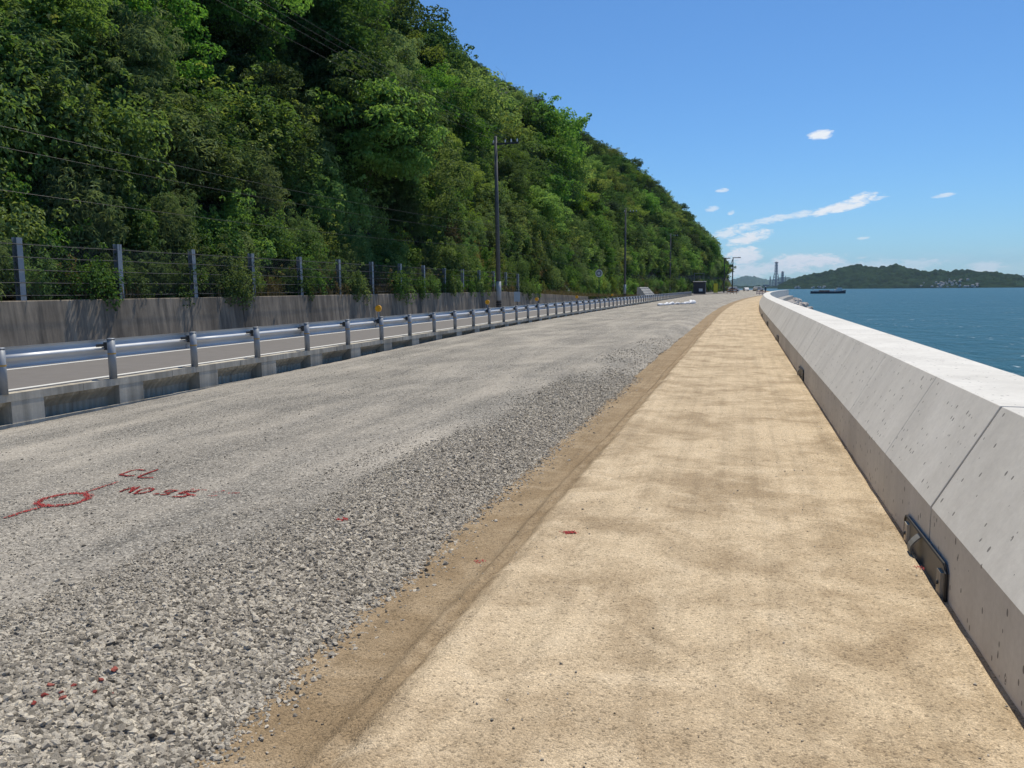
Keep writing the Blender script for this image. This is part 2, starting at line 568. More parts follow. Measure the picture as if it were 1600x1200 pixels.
def m_sea():
    m, t, b, o = mat_new('sea_water')
    g = t.n('ShaderNodeNewGeometry').outputs['Position']
    a = t.noise(t.mapping(g, (1.0, .45, 1), (0, 0, R(25))), .55, 6, .62, .4)
    a2 = t.noise(t.mapping(g, (1.0, .6, 1), (0, 0, R(-20))), .13, 4, .55, .2)
    a3 = t.noise(g, .006, 4, .5)
    b.inputs['Base Color'].default_value = (.012, .072, .105, 1)
    sparkle_crest = t.noise(t.mapping(g, (1.0, .3, 1), (0, 0, R(25))), 1.3, 3, .6, .3)
    cap = t.ramp(t.m('ADD', t.m('MULTIPLY', sparkle_crest, .7), t.m('MULTIPLY', a2, .45)), [(.715, 0.0), (.76, .7)])  # sun sparkle painted into the water colour as white flecks, with some foam
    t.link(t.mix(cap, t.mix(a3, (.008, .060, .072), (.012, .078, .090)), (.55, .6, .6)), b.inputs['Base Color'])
    b.inputs['Roughness'].default_value = .3
    b.inputs['Specular IOR Level'].default_value = .15
    b.inputs['IOR'].default_value = 1.333
    h = t.m('ADD', t.m('MULTIPLY', a, .75), t.m('MULTIPLY', a2, 1.2))
    bp = t.n('ShaderNodeBump', ins={'Strength': 1.0, 'Distance': 1.1, 'Height': h})
    t.link(bp.outputs[0], b.inputs['Normal'])
    return m


def m_forest_far(name, c0, c1, sc):
    m, t, b, o = mat_new(name)
    g = t.n('ShaderNodeNewGeometry').outputs['Position']
    v = t.n('ShaderNodeTexVoronoi', ins={'Scale': sc, 'Vector': g})
    n = t.noise(g, sc * .12, 5, .6)
    c = t.mix(n, c0, c1)
    rr = t.n('ShaderNodeSeparateColor', ins={0: v.outputs['Color']}).outputs[0]
    c = t.mix(.8, c, t.ramp(rr, [(0, .6), (1, 1.35)]), 'MULTIPLY')
    t.link(c, b.inputs['Base Color'])
    b.inputs['Roughness'].default_value = 1
    b.inputs['Specular IOR Level'].default_value = 0
    bp = t.n('ShaderNodeBump', ins={'Strength': 1.0, 'Distance': 2.5 / sc * .1, 'Height': t.m('SUBTRACT', 1.0, v.outputs['Distance'])})
    t.link(bp.outputs[0], b.inputs['Normal'])
    return m


M = {}
M['gravel'] = m_gravel()
ST = [(0, (0.159, 0.141, 0.113)), (.16, (0.307, 0.272, 0.219)), (.42, (0.488, 0.434, 0.351)), (.7, (0.657, 0.587, 0.477)), (.88, (0.806, 0.720, 0.581)), (1, (0.912, 0.810, 0.639))]
M['stone'] = m_stone('crushed_stone', ST)
M['stone_red'] = m_stone('red_painted_stone', [(0, (.36, .06, .05)), (1, (.50, .16, .12))])
M['rock'] = m_stone('armour_rock', [(0, (.36, .32, .28)), (1, (.58, .53, .48))])
M['sand'] = m_sand()
M['seawall'] = m_concrete('pale_seawall_concrete', (.63, .605, .55), (.75, .725, .67), holes=.33, streak=.22, streakcol=(.44, .42, .39), bumpd=.004)
M['walltop'] = m_concrete('old_wall_concrete', (.26, .212, .158), (.37, .31, .24), streak=.75)
M['precast'] = m_concrete('weathered_precast_concrete', (.56, .50, .40), (.70, .64, .53), streak=.5, streakcol=(.11, .10, .085))
M['rib'] = m_concrete('bounce_lit_rib_concrete', (.50, .455, .37), (.66, .61, .51), streak=.45, streakcol=(.2, .18, .15))  # copy of the precast concrete, streaks lightened to imitate bounce light in recesses
M['conc'] = m_concrete('grey_slab_concrete', (.32, .31, .29), (.46, .45, .42), streak=.35)
M['asphalt'] = plain('worn_asphalt', (.165, .152, .143), .9, var=.08, scale=3, bump=.003)
M['paint'] = plain('road_paint', (.68, .67, .64), .7, var=.06, scale=8)
M['steel'] = plain('galvanised_steel', (.56, .57, .585), .48, .2, var=.07, scale=3)
M['steel_post'] = plain('grey_painted_steel', (.28, .30, .325), .5, .25, var=.08, scale=4)
M['dark_steel'] = plain('dark_rusty_steel', (.06, .062, .065), .6, .3)
M['plate'] = plain('dull_cover_plate', (.17, .165, .15), .6, .1)
M['rubber'] = plain('black_rubber', (.018, .018, .02), .6)
M['pole'] = plain('weathered_pole_concrete', (.13, .125, .12), .85, var=.1, scale=2)
M['pole_band'] = plain('pale_pole_sleeve', (.40, .42, .44), .6)
M['wire'] = plain('black_cable', (.02, .02, .022), .5)
M['mesh'] = plain('galvanised_wire', (.04, .042, .046), .7, .1)
M['bark'] = plain('grey_brown_bark', (.10, .082, .064), .9, var=.2, scale=5, bump=.01)
M['deadwood'] = plain('bleached_dead_wood', (.26, .235, .21), .9, var=.1, scale=5)
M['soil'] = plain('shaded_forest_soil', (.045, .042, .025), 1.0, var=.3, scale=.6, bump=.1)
M['orange'] = plain('amber_reflector', (.75, .36, .01), .35, var=.05)
M['white'] = plain('white_paint', (.78, .78, .77), .5, var=.03)
M['red'] = plain('red_spray_paint', (.40, .03, .028), .75, var=.15, scale=30)
M['yellow'] = plain('yellow_panel', (.62, .55, .03), .5)
M['brown'] = plain('brown_barrier_paint', (.33, .15, .06), .6)
M['pink'] = plain('pale_barrier_net', (.62, .48, .45), .7)
M['darkbox'] = plain('dark_shed_cladding', (.035, .035, .045), .6)
M['glass'] = plain('dark_glass', (.02, .025, .03), .1)
M['tyre'] = plain('tyre_rubber', (.02, .02, .02), .8)
M['cloth'] = plain('dark_workwear', (.03, .035, .06), .9)
M['tarp'] = plain('white_tarpaulin', (.74, .74, .75), .6, var=.06, scale=3)
M['leafA'] = m_leaf('dark_evergreen_leaf', (0.022, 0.055, 0.012), (0.045, 0.105, 0.02), (0.11, 0.19, 0.04), 0.38)
M['leafB'] = m_leaf('bright_green_leaf', (0.065, 0.135, 0.024), (0.13, 0.24, 0.042), (0.25, 0.37, 0.08), 0.5)
M['leafC'] = m_leaf('bluish_bamboo_leaf', (0.065, 0.125, 0.045), (0.13, 0.215, 0.08), (0.25, 0.34, 0.15), 0.46)
M['leafD'] = m_leaf('yellow_green_leaf', (0.09, 0.14, 0.022), (0.17, 0.235, 0.034), (0.29, 0.34, 0.065), 0.5)
M['leafE'] = m_leaf('dry_brown_leaf', (.12, .075, .030), (.19, .125, .055), (.27, .19, .085), .25)
M['leafV'] = m_leaf('vine_leaf', (0.035, 0.08, 0.016), (0.08, 0.15, 0.03), (0.17, 0.25, 0.06), 0.46)
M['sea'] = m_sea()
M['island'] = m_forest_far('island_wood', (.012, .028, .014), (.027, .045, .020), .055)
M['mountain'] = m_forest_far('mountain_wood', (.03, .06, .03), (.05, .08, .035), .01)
M['farbuild'] = plain('pale_wall', (.55, .53, .50), .8)
M['farroof'] = plain('grey_tile_roof', (.17, .17, .18), .8)
M['farsteel'] = plain('plant_steel', (.22, .24, .27), .7)
M['hull'] = plain('dark_blue_hull', (.02, .03, .06), .5)
M['deckhouse'] = plain('white_deckhouse', (.75, .73, .70), .6)
M['hatch'] = plain('rusty_red_hatch', (.36, .16, .10), .7)

# ------------------------------------------------------------------ the setting: sea, land, ground sheets
SEA_Z = -4.2
ang = np.linspace(0, 2 * math.pi, 97)[:-1]
rad = np.concatenate([[3], np.geomspace(12, 26000, 26)])
V = [(r * math.cos(a), r * math.sin(a), SEA_Z) for r in rad for a in ang]
F = [(i * 96 + k, i * 96 + (k + 1) % 96, (i + 1) * 96 + (k + 1) % 96, (i + 1) * 96 + k) for i in range(len(rad) - 1) for k in range(96)]
F2 = V and tuple(range(96))[::-1]
sea_me = bpy.data.meshes.new('sea')
sea_me.from_pydata(V, [], F + [F2[::-1]])
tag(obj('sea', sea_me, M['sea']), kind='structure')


def grid_sheet(name, us, ds, fx, mat, zf=None):
    U, D = np.meshgrid(us, ds)
    X = fx(U, D)
    Z = ground_z(X, D) if zf is None else zf(X, D)
    v = np.stack([X, D, Z], -1).reshape(-1, 3)
    nu = len(us)
    i = np.arange(len(ds) - 1)[:, None] * nu + np.arange(nu - 1)[None]
    f = np.stack([i, i + 1, i + nu + 1, i + nu], -1).reshape(-1, 4)
    return tag(obj(name, big_mesh(name, v, f, True), mat), kind='structure')


DS = np.concatenate([np.arange(-5, 1, .3), np.arange(1, 9, .035), np.arange(9, 22, .12), np.arange(22, 60, .6), np.arange(60, 200, 3), np.arange(200, 421, 10)])
# gravel: u 0..1 from the edge blocks to the toe
ug = np.concatenate([np.linspace(0, .62, 70), np.linspace(.62, 1, 90)[1:]])
toe = lambda D: off(D) - 1.97 + .09 * fbm(D * .8, D * 0 + 1.7, 3) + .05 * fbm(D * 4.0, D * 0 + 5.1, 2)
gravel = grid_sheet('gravel_bed', ug, DS, lambda U, D: GX0 + (toe(D) - GX0) * U, M['gravel'])
us = np.concatenate([np.linspace(0, .33, 70), np.linspace(.33, 1, 70)[1:]])
sand = grid_sheet('sand_path', us, DS, lambda U, D: (off(D) - 2.14) + (3.29) * U, M['sand'],
                  lambda X, D: ground_z(X, D) - np.clip((-1.96 - (X - off(D))) * .35, 0, 1) - np.clip((X - off(D) - 1.02 - .012 * fbm(D * 5, D * 0 + 2, 2)) * 2.0, 0, .05))
# the land under everything (hidden below the sheets, reaches to the shore)
g0 = MB()
ys = [-60, 0, 40, 60, 80, 100, 120, 140, 160, 175, 190, 240, 300, 360, 420, 520]
for i in range(len(ys) - 1):
    a, b = ys[i], ys[i + 1]
    xa, xb = float(off(a)) + 2.2, float(off(b)) + 2.2
    g0.add([(-400, a, -.7), (xa, a, -.7), (xb, b, -.7), (-400, b, -.7), (xa + 1.2, a, -6), (xb + 1.2, b, -6)], [(0, 1, 2, 3), (1, 4, 5, 2)])
tag(g0.build('ground', M['soil']), kind='structure')

# road
ROAD_Z = .085
rd = grid_sheet('road', np.linspace(0, 1, 8), np.concatenate([np.arange(-10, 60, 2), np.arange(60, 421, 10)]),
                lambda U, D: -16.6 + (6.4 + np.interp(D, [0, 165, 240], [0, 0, 9])) * U, M['asphalt'], lambda X, D: ROAD_Z + .012 * fbm(X * .4, D * .2, 2) * 0 + 0 * X)
for nm, xc in (('road_marking', -10.98), ('road_marking', -13.95)):
    grid_sheet(nm, np.array([0, 1.0]), np.arange(-10, 200, 6.0), lambda U, D, xc=xc: xc - .075 + .15 * U, M['paint'], lambda X, D: ROAD_Z + .004 + 0 * X)
# far yard where the gravel ends and the plain begins
grid_sheet('yard', np.linspace(0, 1, 6), np.arange(165, 521, 15.0), lambda U, D: -14 + (off(D) + 15.3) * U, M['asphalt'], lambda X, D: np.where(D < 200, -.02, -.02) + 0 * X)

# ------------------------------------------------------------------ sea wall
wall = empty('seawall', (1.5, 5, 0))
tag(wall, 'pale concrete sea wall with sloped face curving along the sandy path', 'sea wall')
WP = [(1.08, -.16), (1.08, .33), (1.40, .93), (2.00, .93), (2.06, .0), (2.06, -.9), (1.4, -.9)]
cen = np.array(wall.location)


def wall_stations(a, b, lines):
    """stations with a shallow groove at each formwork line"""
    st = []

    def fn(d, inset):
        def f(x, z):
            slope = np.array([d - .5, d + .5])
            k = float(off(slope[1]) - off(slope[0]))
            if inset and x < 1.5 and z > -.1:
                x += inset
                z -= inset * .4 if z > .9 else 0
            px = off(d) + x * 1.0
            return (px - cen[0], d - (x - 1.4) * k - cen[1], z - cen[2])
        return f
    ds = [(a, 0)]
    for q in lines:
        ds += [(q - .005, 0), (q, .005), (q + .005, 0)]
    ds.append((b, 0))
    if b - a > 1:
        for e in np.arange(a + 1.0, b - .5, 2.5):
            if all(abs(e - q) > .1 for q, _ in ds):
                ds.append((e, 0))
    ds.sort()
    return [fn(*q) for q in ds]


JO = [4.83 + 9.95 * k for k in range(-2, 19)]
for k in range(len(JO) - 1):
    a, b = JO[k] + .014, JO[k + 1] - .014
    lines = [a + (b - a) * q for q in (.15, .36, .56, .78)] if k < 6 else []
    mb = MB().sweep(WP, wall_stations(a, b, lines))
    blk = mb.build('block', M['seawall'], wall)
    bevel(blk, .012, 2)
    # recessed filler in the joint
    MB().sweep([(x + (.02 if x < 1.5 else -.02), z - (.02 if z > .5 else 0)) for x, z in WP], wall_stations(b - .004, b + .032, [])).build('joint_filler', M['rubber'], wall)
# seaward ledge
mb = MB().sweep([(2.07, -.25), (3.1, -.35), (3.35, -1.6), (2.07, -1.6)], wall_stations(-15, JO[-1] - 2, []))
mb.build('footing_ledge', M['conc'], wall)


def joint_plate(d):
    p = empty('joint_plate', (1.08 + float(off(d)) - cen[0], d - cen[1], 0), -math.atan(max(0, d - 40) / 1300.0))
    p.parent = wall
    # plate lies on the vertical face (x = 0), runs along y
    mb = MB()
    prof = [(-.5, -.1), (-.5, .10), (-.46, .135), (.52, .115), (.56, .08), (.56, -.1)]
    for x in (-.002, -.014):
        pass
    n = len(prof)
    mb.add([(-.013, y, z) for y, z in prof] + [(0.0, y, z) for y, z in prof],
           [tuple(range(n))[::-1], tuple(range(n, 2 * n))] + [(i, (i + 1) % n, n + (i + 1) % n, n + i) for i in range(n)])
    mb.build('cover_sheet', M['plate'], p)
    MB().tube([(-.012, -.5, -.1), (-.014, -.5, .10), (-.016, -.46, .138), (-.016, .52, .118), (-.014, .56, .083), (-.012, .56, -.1)], .009, 6).build('rubber_edge', M['rubber'], p)
    for y in (-.41, .46):
        bb = MB().box(-.03, -.011, y - .04, y + .04, -.08, .085).build('bracket', M['precast'], p)
        MB().tube([(-.029, y, .02), (-.04, y, .02)], .012, 6).build('bolt', M['dark_steel'], p)
    arc = [(-.014 - .065 * math.sin(t), .1, -.06 + .185 * (t / math.pi)) for t in np.linspace(0, math.pi, 9)]
    mb = MB()
    for i in range(len(arc) - 1):
        (x0, _, z0), (x1, _, z1) = arc[i], arc[i + 1]
        mb.add([(x0, .07, z0), (x0, .15, z0), (x1, .15, z1), (x1, .07, z1), (x0 + .01, .07, z0), (x0 + .01, .15, z0), (x1 + .01, .15, z1), (x1 + .01, .07, z1)],
               [(0, 1, 2, 3), (7, 6, 5, 4), (0, 3, 7, 4), (1, 5, 6, 2)])
    mb.build('strap', M['plate'], p)


for k in range(1, 6):
    joint_plate(JO[k + 1] + .03)

# armour rocks on the seaward side, each a thing of its own
def rock_mesh(seed, n=1):
    r = np.random.default_rng(seed)
    import bmesh
    bm = bmesh.new()
    bmesh.ops.create_icosphere(bm, subdivisions=2, radius=1.0)
    pl = [(r.normal(size=3), r.uniform(.55, .9)) for _ in range(9)]
    for v in bm.verts:
        p = np.array(v.co)
        for nrm, dd in pl:
            nn = nrm / np.linalg.norm(nrm)
            e = p @ nn - dd
            if e > 0:
                p = p - nn * e
        p *= 1 + r.normal(0, .025)
        v.co = p
    me = bpy.data.meshes.new('armour_rock')
    bm.to_mesh(me)
    bm.free()
    me.materials.append(M['rock'])
    return me


RK = [rock_mesh(s) for s in range(6)]
k = 0
for d in np.arange(42, 178, 2.0):
    for row in range(3):
        x = float(off(d)) + 4.0 + row * 1.3 + random.uniform(-.4, .4)
        z = -1.5 - row * .85 + random.uniform(-.2, .2)
        o = obj('armour_rock', RK[k % 6], None, None, (x, d + random.uniform(-.5, .5), z), (random.uniform(-.5, .5), random.uniform(-.5, .5), random.uniform(0, 6)),
                (random.uniform(.75, 1.25), random.uniform(.75, 1.2), random.uniform(.6, .9)))
        tag(o, 'angular pinkish grey armour rock piled below the sea wall', 'rock', 'armour rocks on the seaward side of the wall')
        k += 1

# ------------------------------------------------------------------ precast edge blocks under the guardrail
base = empty('guardrail_foundation', (-10, 10, 0))
tag(base, 'weathered precast concrete edging with framed openings under the guardrail', 'concrete edging')


def edge_unit():
    """2 m unit: pillar in the middle, half an opening to each side"""
    mb = MB()
    y0, y1 = -.995, .995
    mb.box(-.22, .035, y0, y1, .06, .175)                      # cap beam
    mb.box(-.03, .03, -.27, .27, -.45, .059)                     # pillar
    mb.box(-.03, .04, y0, y1, -.60, -.262)                     # sill
    # ribbed back, curved like a trough
    N = 64
    prof = [(-.06, .058), (-.09, .0), (-.17, -.06), (-.24, -.14), (-.25, -.45)]
    b = len(mb.v)
    for i in range(N + 1):
        y = y0 + (y1 - y0) * i / N
        rib = .03 * (1 if (i % 4) in (0, 1) else 0)
        for (x, z) in prof:
            mb.v.append((x + rib, y, z))
    n = len(prof)
    for i in range(N):
        for q in range(n - 1):
            mb.f.append((b + i * n + q, b + (i + 1) * n + q, b + (i + 1) * n + q + 1, b + i * n + q + 1))
    for s in (-1, 1):                                          # pillar returns
        ya, yb = (s * .27, s * .20)
        mb.box(-.24, -.031, min(ya, yb), max(ya, yb), -.45, .058)
    return mb.mesh('precast_unit')


eu = edge_unit()
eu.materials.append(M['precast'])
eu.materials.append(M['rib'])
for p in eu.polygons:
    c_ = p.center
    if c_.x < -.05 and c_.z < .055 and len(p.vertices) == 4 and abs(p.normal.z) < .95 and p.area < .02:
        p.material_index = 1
for k in range(-4, 78):
    d = 8.28 + 2.0 * k + .35
    o = obj('precast_unit', eu, None, base, (random.uniform(-.004, .004), d - 10, random.uniform(-.004, .004)))
MB().box(-.5, -.262, -12, 160, -.5, .09).build('kerb_backfill', M['precast'], base)

# ------------------------------------------------------------------ guardrail
rail = empty('guardrail', (-10, 10, 0))
tag(rail, 'long grey steel guardrail with corrugated beam and round posts beside the road', 'guardrail')
mb = MB()
mb.tube([(0, 0, .0), (0, 0, .645)], .062, 14)
mb.tube([(0, 0, .645), (0, 0, .66), (0, 0, .668)], [.066, .066, .045], 14)
post_me = mb.mesh('post', False)
for p in post_me.polygons:
    p.use_smooth = len(p.vertices) == 4
post_me.materials.append(M['steel_post'])
band_me = MB().tube([(0, 0, .40), (0, 0, .425)], .0635, 14).mesh('reflective_band')
band_me.materials.append(plain('faded_amber_band', (.45, .27, .07), .6))
cl_me = MB().box(-.13, -.055, -.03, .03, .47, .60).box(-.115, -.1, -.2, -.05, .53, .575).mesh('beam_bracket')
cl_me.materials.append(M['dark_steel'])
# W beam profile (x towards the road is negative)
WB = [(-.15, .655), (-.20, .645), (-.215, .62), (-.205, .575), (-.135, .525), (-.115, .50), (-.135, .475), (-.205, .425), (-.215, .38), (-.20, .355), (-.15, .345)]
WB = WB + [(x + .004, z) for x, z in WB[::-1]]
NP = 78
for k in range(-3, NP):
    d = 8.28 + 2.0 * k - 10
    pz = .172 + random.uniform(-.006, .006)
    pst = obj('post', post_me, None, rail, (random.uniform(-.004, .004), d, pz), (random.uniform(-.008, .008), random.uniform(-.008, .008), 0))
    if k < 14:
        obj('reflective_band', band_me, None, pst)
    obj('bracket', cl_me, None, pst, (0, 0, -.0))
    if k % 2 == 0:
        bm_ = MB().sweep(WB, [lambda x, z, q=q: (x, q, z + .172) for q in (d + .02, d + 1.0, d + 2.0, d + 3.0, d + 4.06)])
        bo = bm_.build('beam', M['steel'], rail, smooth=False)
        for p in bo.data.polygons:
            p.use_smooth = len(p.vertices) == 4
# amber delineators on every fifth post or so
for k in (6, 11, 15, 20, 27):
    d = 8.28 + 2.0 * k - 10
    dl = MB().tube([(0, 0, 0), (0, 0, .28)], .02, 8).build('delineator_stem', M['steel_post'], rail, loc=(-.09, d + .03, .70))
    mb = MB()
    mb.tube([(0, -.035, .37), (0, -.03, .37), (0, .03, .37), (0, .035, .37)], [.08, .095, .095, .08], 18)
    mb.build('reflector', M['orange'], dl)

# ------------------------------------------------------------------ retaining wall, rockfall fence
rw = empty('retaining_wall', (-16, 20, 0))
tag(rw, 'dark stained concrete retaining wall along the far road edge', 'retaining wall')
RWX = -15.9
for k in range(-1, 8):
    a, b = 2.0 + 10 * k, 2.0 + 10 * (k + 1) - .015
    top = [1.42, 1.42]
    if k >= 5:
        top = [np.interp(a, [52, 82], [1.42, .75]), np.interp(b, [52, 82], [1.42, .75])]
    mb = MB()
    vs = []
    N = 6
    for i in range(N + 1):
        d = a + (b - a) * i / N
        zt = top[0] + (top[1] - top[0]) * i / N
        vs.append((d, zt))
    mb.sweep([(.12, 0), (.0, 1.0), (-.02, 1.0), (-.45, 1.0), (-.45, 0)],
             [lambda x, z, d=d, zt=zt: (RWX + x + 16, d - 20, .02 + z * (zt - .02)) for d, zt in vs])
    o = mb.build('wall_panel', M['walltop'], rw)
    bevel(o, .02, 2)
fence = empty('rockfall_fence', (-16.1, 20, 1.42))
tag(fence, 'steel rockfall fence with H-section posts and wire mesh above the retaining wall', 'fence')
mb = MB()
mb.box(-.075, .075, -.006, .006, -.2, 1.45)
mb.box(-.075, -.065, -.075, .075, -.2, 1.45).box(.065, .075, -.075, .075, -.2, 1.45)
fp = mb.mesh('post')
fp.materials.append(M['steel_post'])
mm = MB()
HB, WBAY, PT = 1.28, 2.9, .11


def seg_clip(y0, z0, y1, z1):
    return [(0, y0, z0), (0, y1, z1)]


c = -HB
while c < WBAY:
    # rising and falling wires clipped to the bay
    y0, z0 = (c, 0) if c >= 0 else (0, -c)
    y1, z1 = (c + HB, HB) if c + HB <= WBAY else (WBAY, WBAY - c)
    if y1 - y0 > .02:
        mm.tube([(0, y0, z0), (0, y1, z1)], .003, 3, False)
        mm.tube([(0.004, WBAY - y0, z0), (0.004, WBAY - y1, z1)], .003, 3, False)
    c += PT
mesh_me = mm.mesh('wire_mesh')
mesh_me.materials.append(M['mesh'])
cab_me = MB().tube([(0, 0, 0), (0, 1.5, -.012), (0, 3.0, 0)], .009, 5, False).mesh('cable')
cab_me.materials.append(M['mesh'])
for k in range(-3, 15):
    d = 14.0 + 2.97 * k
    zt = float(np.interp(d, [52, 82], [0, -.6]))
    obj('post', fp, None, fence, (random.uniform(-.02, .02), d - 20, zt), (random.uniform(-.012, .012), random.uniform(-.015, .015), 0), (1, 1, 1 if k < 9 else .95))
    if k < 14:
        if k < 9:
            obj('wire_mesh', mesh_me, None, fence, (.03, d - 20 + .03, zt + .06))
        for q in range(5):
            obj('cable', cab_me, None, fence, (.085, d - 20, zt + .12 + .295 * q), None, (1, .99, 1))

# ------------------------------------------------------------------ hillside
def foot_x(d):
    return np.interp(d, [-40, 60, 120, 165, 230, 300, 360, 420], [-17.3, -17.3, -17.1, -15.5, -11.5, -7.3, -4, -2])


def hill_z(x, d):
    x = np.asarray(x, float)
    d = np.asarray(d, float)
    s = foot_x(d) - x
    sl = np.interp(d, [-60, 60, 100, 140, 220, 300], [.98, .98, 1.02, 1.12, 1.42, 1.7])
    hmax = np.interp(d, [-60, 120, 200, 260, 300, 330, 352, 372], [95, 95, 95, 78, 58, 38, 18, 1.5])
    st = np.interp(d, [-60, 150, 230], [6.0, 6.0, 4.0])
    sp_ = np.maximum(s, 0)
    raw = sl * (1.75 * np.minimum(sp_, st) + .735 * np.maximum(sp_ - st, 0))
    h = hmax * (1 - np.exp(-(raw / hmax) - .45 * (raw / hmax) ** 2))
    zb = np.interp(d, [-40, 52, 82, 130, 160], [1.3, 1.3, .6, .1, 0])
    return zb + h + np.where(s > 2, 1.4 * fbm(x * .07, d * .07, 3) * np.clip(s / 10, 0, 1) * 2, 0) - .25 * (s < 0)


ux = np.concatenate([np.linspace(-.6, 12, 16), np.linspace(14, 150, 40)])
U, D = np.meshgrid(ux, np.arange(-30, 400, 4.0))
X = foot_x(D) - U
v = np.stack([X, D, hill_z(X, D)], -1).reshape(-1, 3)
nu = len(ux)
i = np.arange(U.shape[0] - 1)[:, None] * nu + np.arange(nu - 1)[None]
f = np.stack([i, i + nu, i + nu + 1, i + 1], -1).reshape(-1, 4)
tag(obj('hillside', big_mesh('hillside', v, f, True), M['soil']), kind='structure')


# ------------------------------------------------------------------ vegetation prototypes
def leaves(centres, radii, counts, L, Wd, rng, droop=.3, flat=.75, outward=1.0, updir=.75):
    """leaf diamonds on the shells of leaf clumps -> verts, faces"""
    C = np.repeat(centres, counts, axis=0)
    Rr = np.repeat(radii, counts)
    n = len(C)
    dv = rng.normal(size=(n, 3))
    dv[:, 2] = dv[:, 2] * .9 + .35
    dv /= np.linalg.norm(dv, axis=1, keepdims=True)
    rr = Rr * rng.uniform(.55, 1.08, n) ** .7
    P = C + dv * rr[:, None] * np.array([1, 1, flat])
    nrm = dv * outward + rng.normal(size=(n, 3)) * .55 + np.array([0, 0, updir])
    nrm /= np.linalg.norm(nrm, axis=1, keepdims=True)
    ax = rng.normal(size=(n, 3)) + dv * .6 - np.array([0, 0, droop])
    ax -= (ax * nrm).sum(1, keepdims=True) * nrm
    ax /= np.linalg.norm(ax, axis=1, keepdims=True) + 1e-9
    sd = np.cross(nrm, ax)
    sc = rng.uniform(.65, 1.3, n)[:, None]
    fold = nrm * (Wd * .25)
    v0 = P - ax * L * .5 * sc
    v1 = P + sd * Wd * .5 * sc + fold * sc
    v2 = P + ax * L * .5 * sc - nrm * L * .12 * sc
    v3 = P - sd * Wd * .5 * sc + fold * sc
    V = np.stack([v0, v1, v2, v3], 1).reshape(-1, 3)
    b = np.arange(n)[:, None] * 4
    F = np.concatenate([b + np.array([[0, 1, 2]]), b + np.array([[0, 2, 3]])], 1).reshape(-1, 3)
    return V, F


def crown_proto(seed, mat, nclump, rxy, rz, zc, crad, nleaf, L, Wd, limbs=7, droop=.3, flat=.75, lean=.0, trunk_r=.14, name='crown', lobes=5):
    rng = np.random.default_rng(seed)
    # a few big lobes make the outline uneven, each lobe carries leaf clumps
    lob = rng.normal(size=(lobes, 3))
    lob /= np.linalg.norm(lob, axis=1, keepdims=True)
    lob[:, 2] = np.abs(lob[:, 2]) * .9 - .15
    lob = lob * rng.uniform(.35, .62, (lobes, 1))
    lr = rng.uniform(.42, .66, lobes)
    cs = []
    while len(cs) < nclump:
        j = rng.integers(lobes)
        d = rng.normal(size=3)
        d /= np.linalg.norm(d)
        p = lob[j] + d * lr[j] * rng.uniform(.5, 1.0) ** .5
        if p[2] > -.75:
            cs.append(p)
    cs = np.array(cs) * np.array([rxy, rxy, rz]) + np.array([lean, 0, zc])
    rad = crad * rng.uniform(.6, 1.25, nclump)
    # sprays that reach out of the crown
    ne = nclump // 3
    pick = rng.integers(0, nclump, ne)
    outw = cs[pick] - np.array([lean, 0, zc])
    outw = outw / (np.linalg.norm(outw, axis=1, keepdims=True) + 1e-6)
    tips = [cs[pick] + outw * (crad * q) + rng.normal(0, .12, (ne, 3)) for q in (.75, 1.35)]
    cs_all = np.concatenate([cs] + tips)
    rad = np.concatenate([rad, crad * rng.uniform(.3, .5, ne), crad * rng.uniform(.18, .34, ne)])
    cs, cs_in = cs_all, cs
    cnt = np.maximum(14, (nleaf / nclump * .9 * (rad / crad) ** 2)).astype(int)
    V, F = leaves(cs, rad, cnt, L, Wd, rng, droop, flat)
    me = big_mesh(name, V, F)
    me.materials.append(mat)
    mb = MB()
    top = np.array([lean * .7, 0, zc + rz * .35])
    pts = [np.array([0, 0, -.6]), np.array([lean * .15 + rng.normal(0, .1), rng.normal(0, .1), zc * .35]), np.array([lean * .4, rng.normal(0, .15), zc * .75]), top]
    mb.tube(pts, [trunk_r * 1.25, trunk_r, trunk_r * .75, trunk_r * .3], 7)
    for q in range(limbs):
        c = cs[rng.integers(nclump)]
        a = pts[1] + (pts[2] - pts[1]) * rng.uniform(.2, 1.0)
        mid = (a + c) / 2 + np.array([0, 0, .25])
        mb.tube([a, mid, c], [trunk_r * .5, trunk_r * .3, trunk_r * .1], 5, False)
    tm = mb.mesh('trunk', True)
    tm.materials.append(M['bark'])
    return me, tm


# near trees, fine leaves
HI = [crown_proto(11, M['leafA'], 120, 3.6, 3.4, 4.2, .78, 24000, .19, .105, lobes=8, flat=.55),
      crown_proto(12, M['leafB'], 110, 3.4, 3.2, 4.0, .78, 22000, .19, .10, lobes=7, flat=.5),
      crown_proto(13, M['leafA'], 105, 3.0, 4.0, 4.6, .75, 21000, .18, .105, lobes=8, flat=.6),
      crown_proto(14, M['leafD'], 105, 3.2, 3.0, 3.9, .72, 20000, .17, .10, lobes=8, flat=.5),
      crown_proto(15, M['leafC'], 100, 2.9, 3.2, 3.6, .70, 22000, .25, .042, droop=.9, lobes=9, flat=.6)]
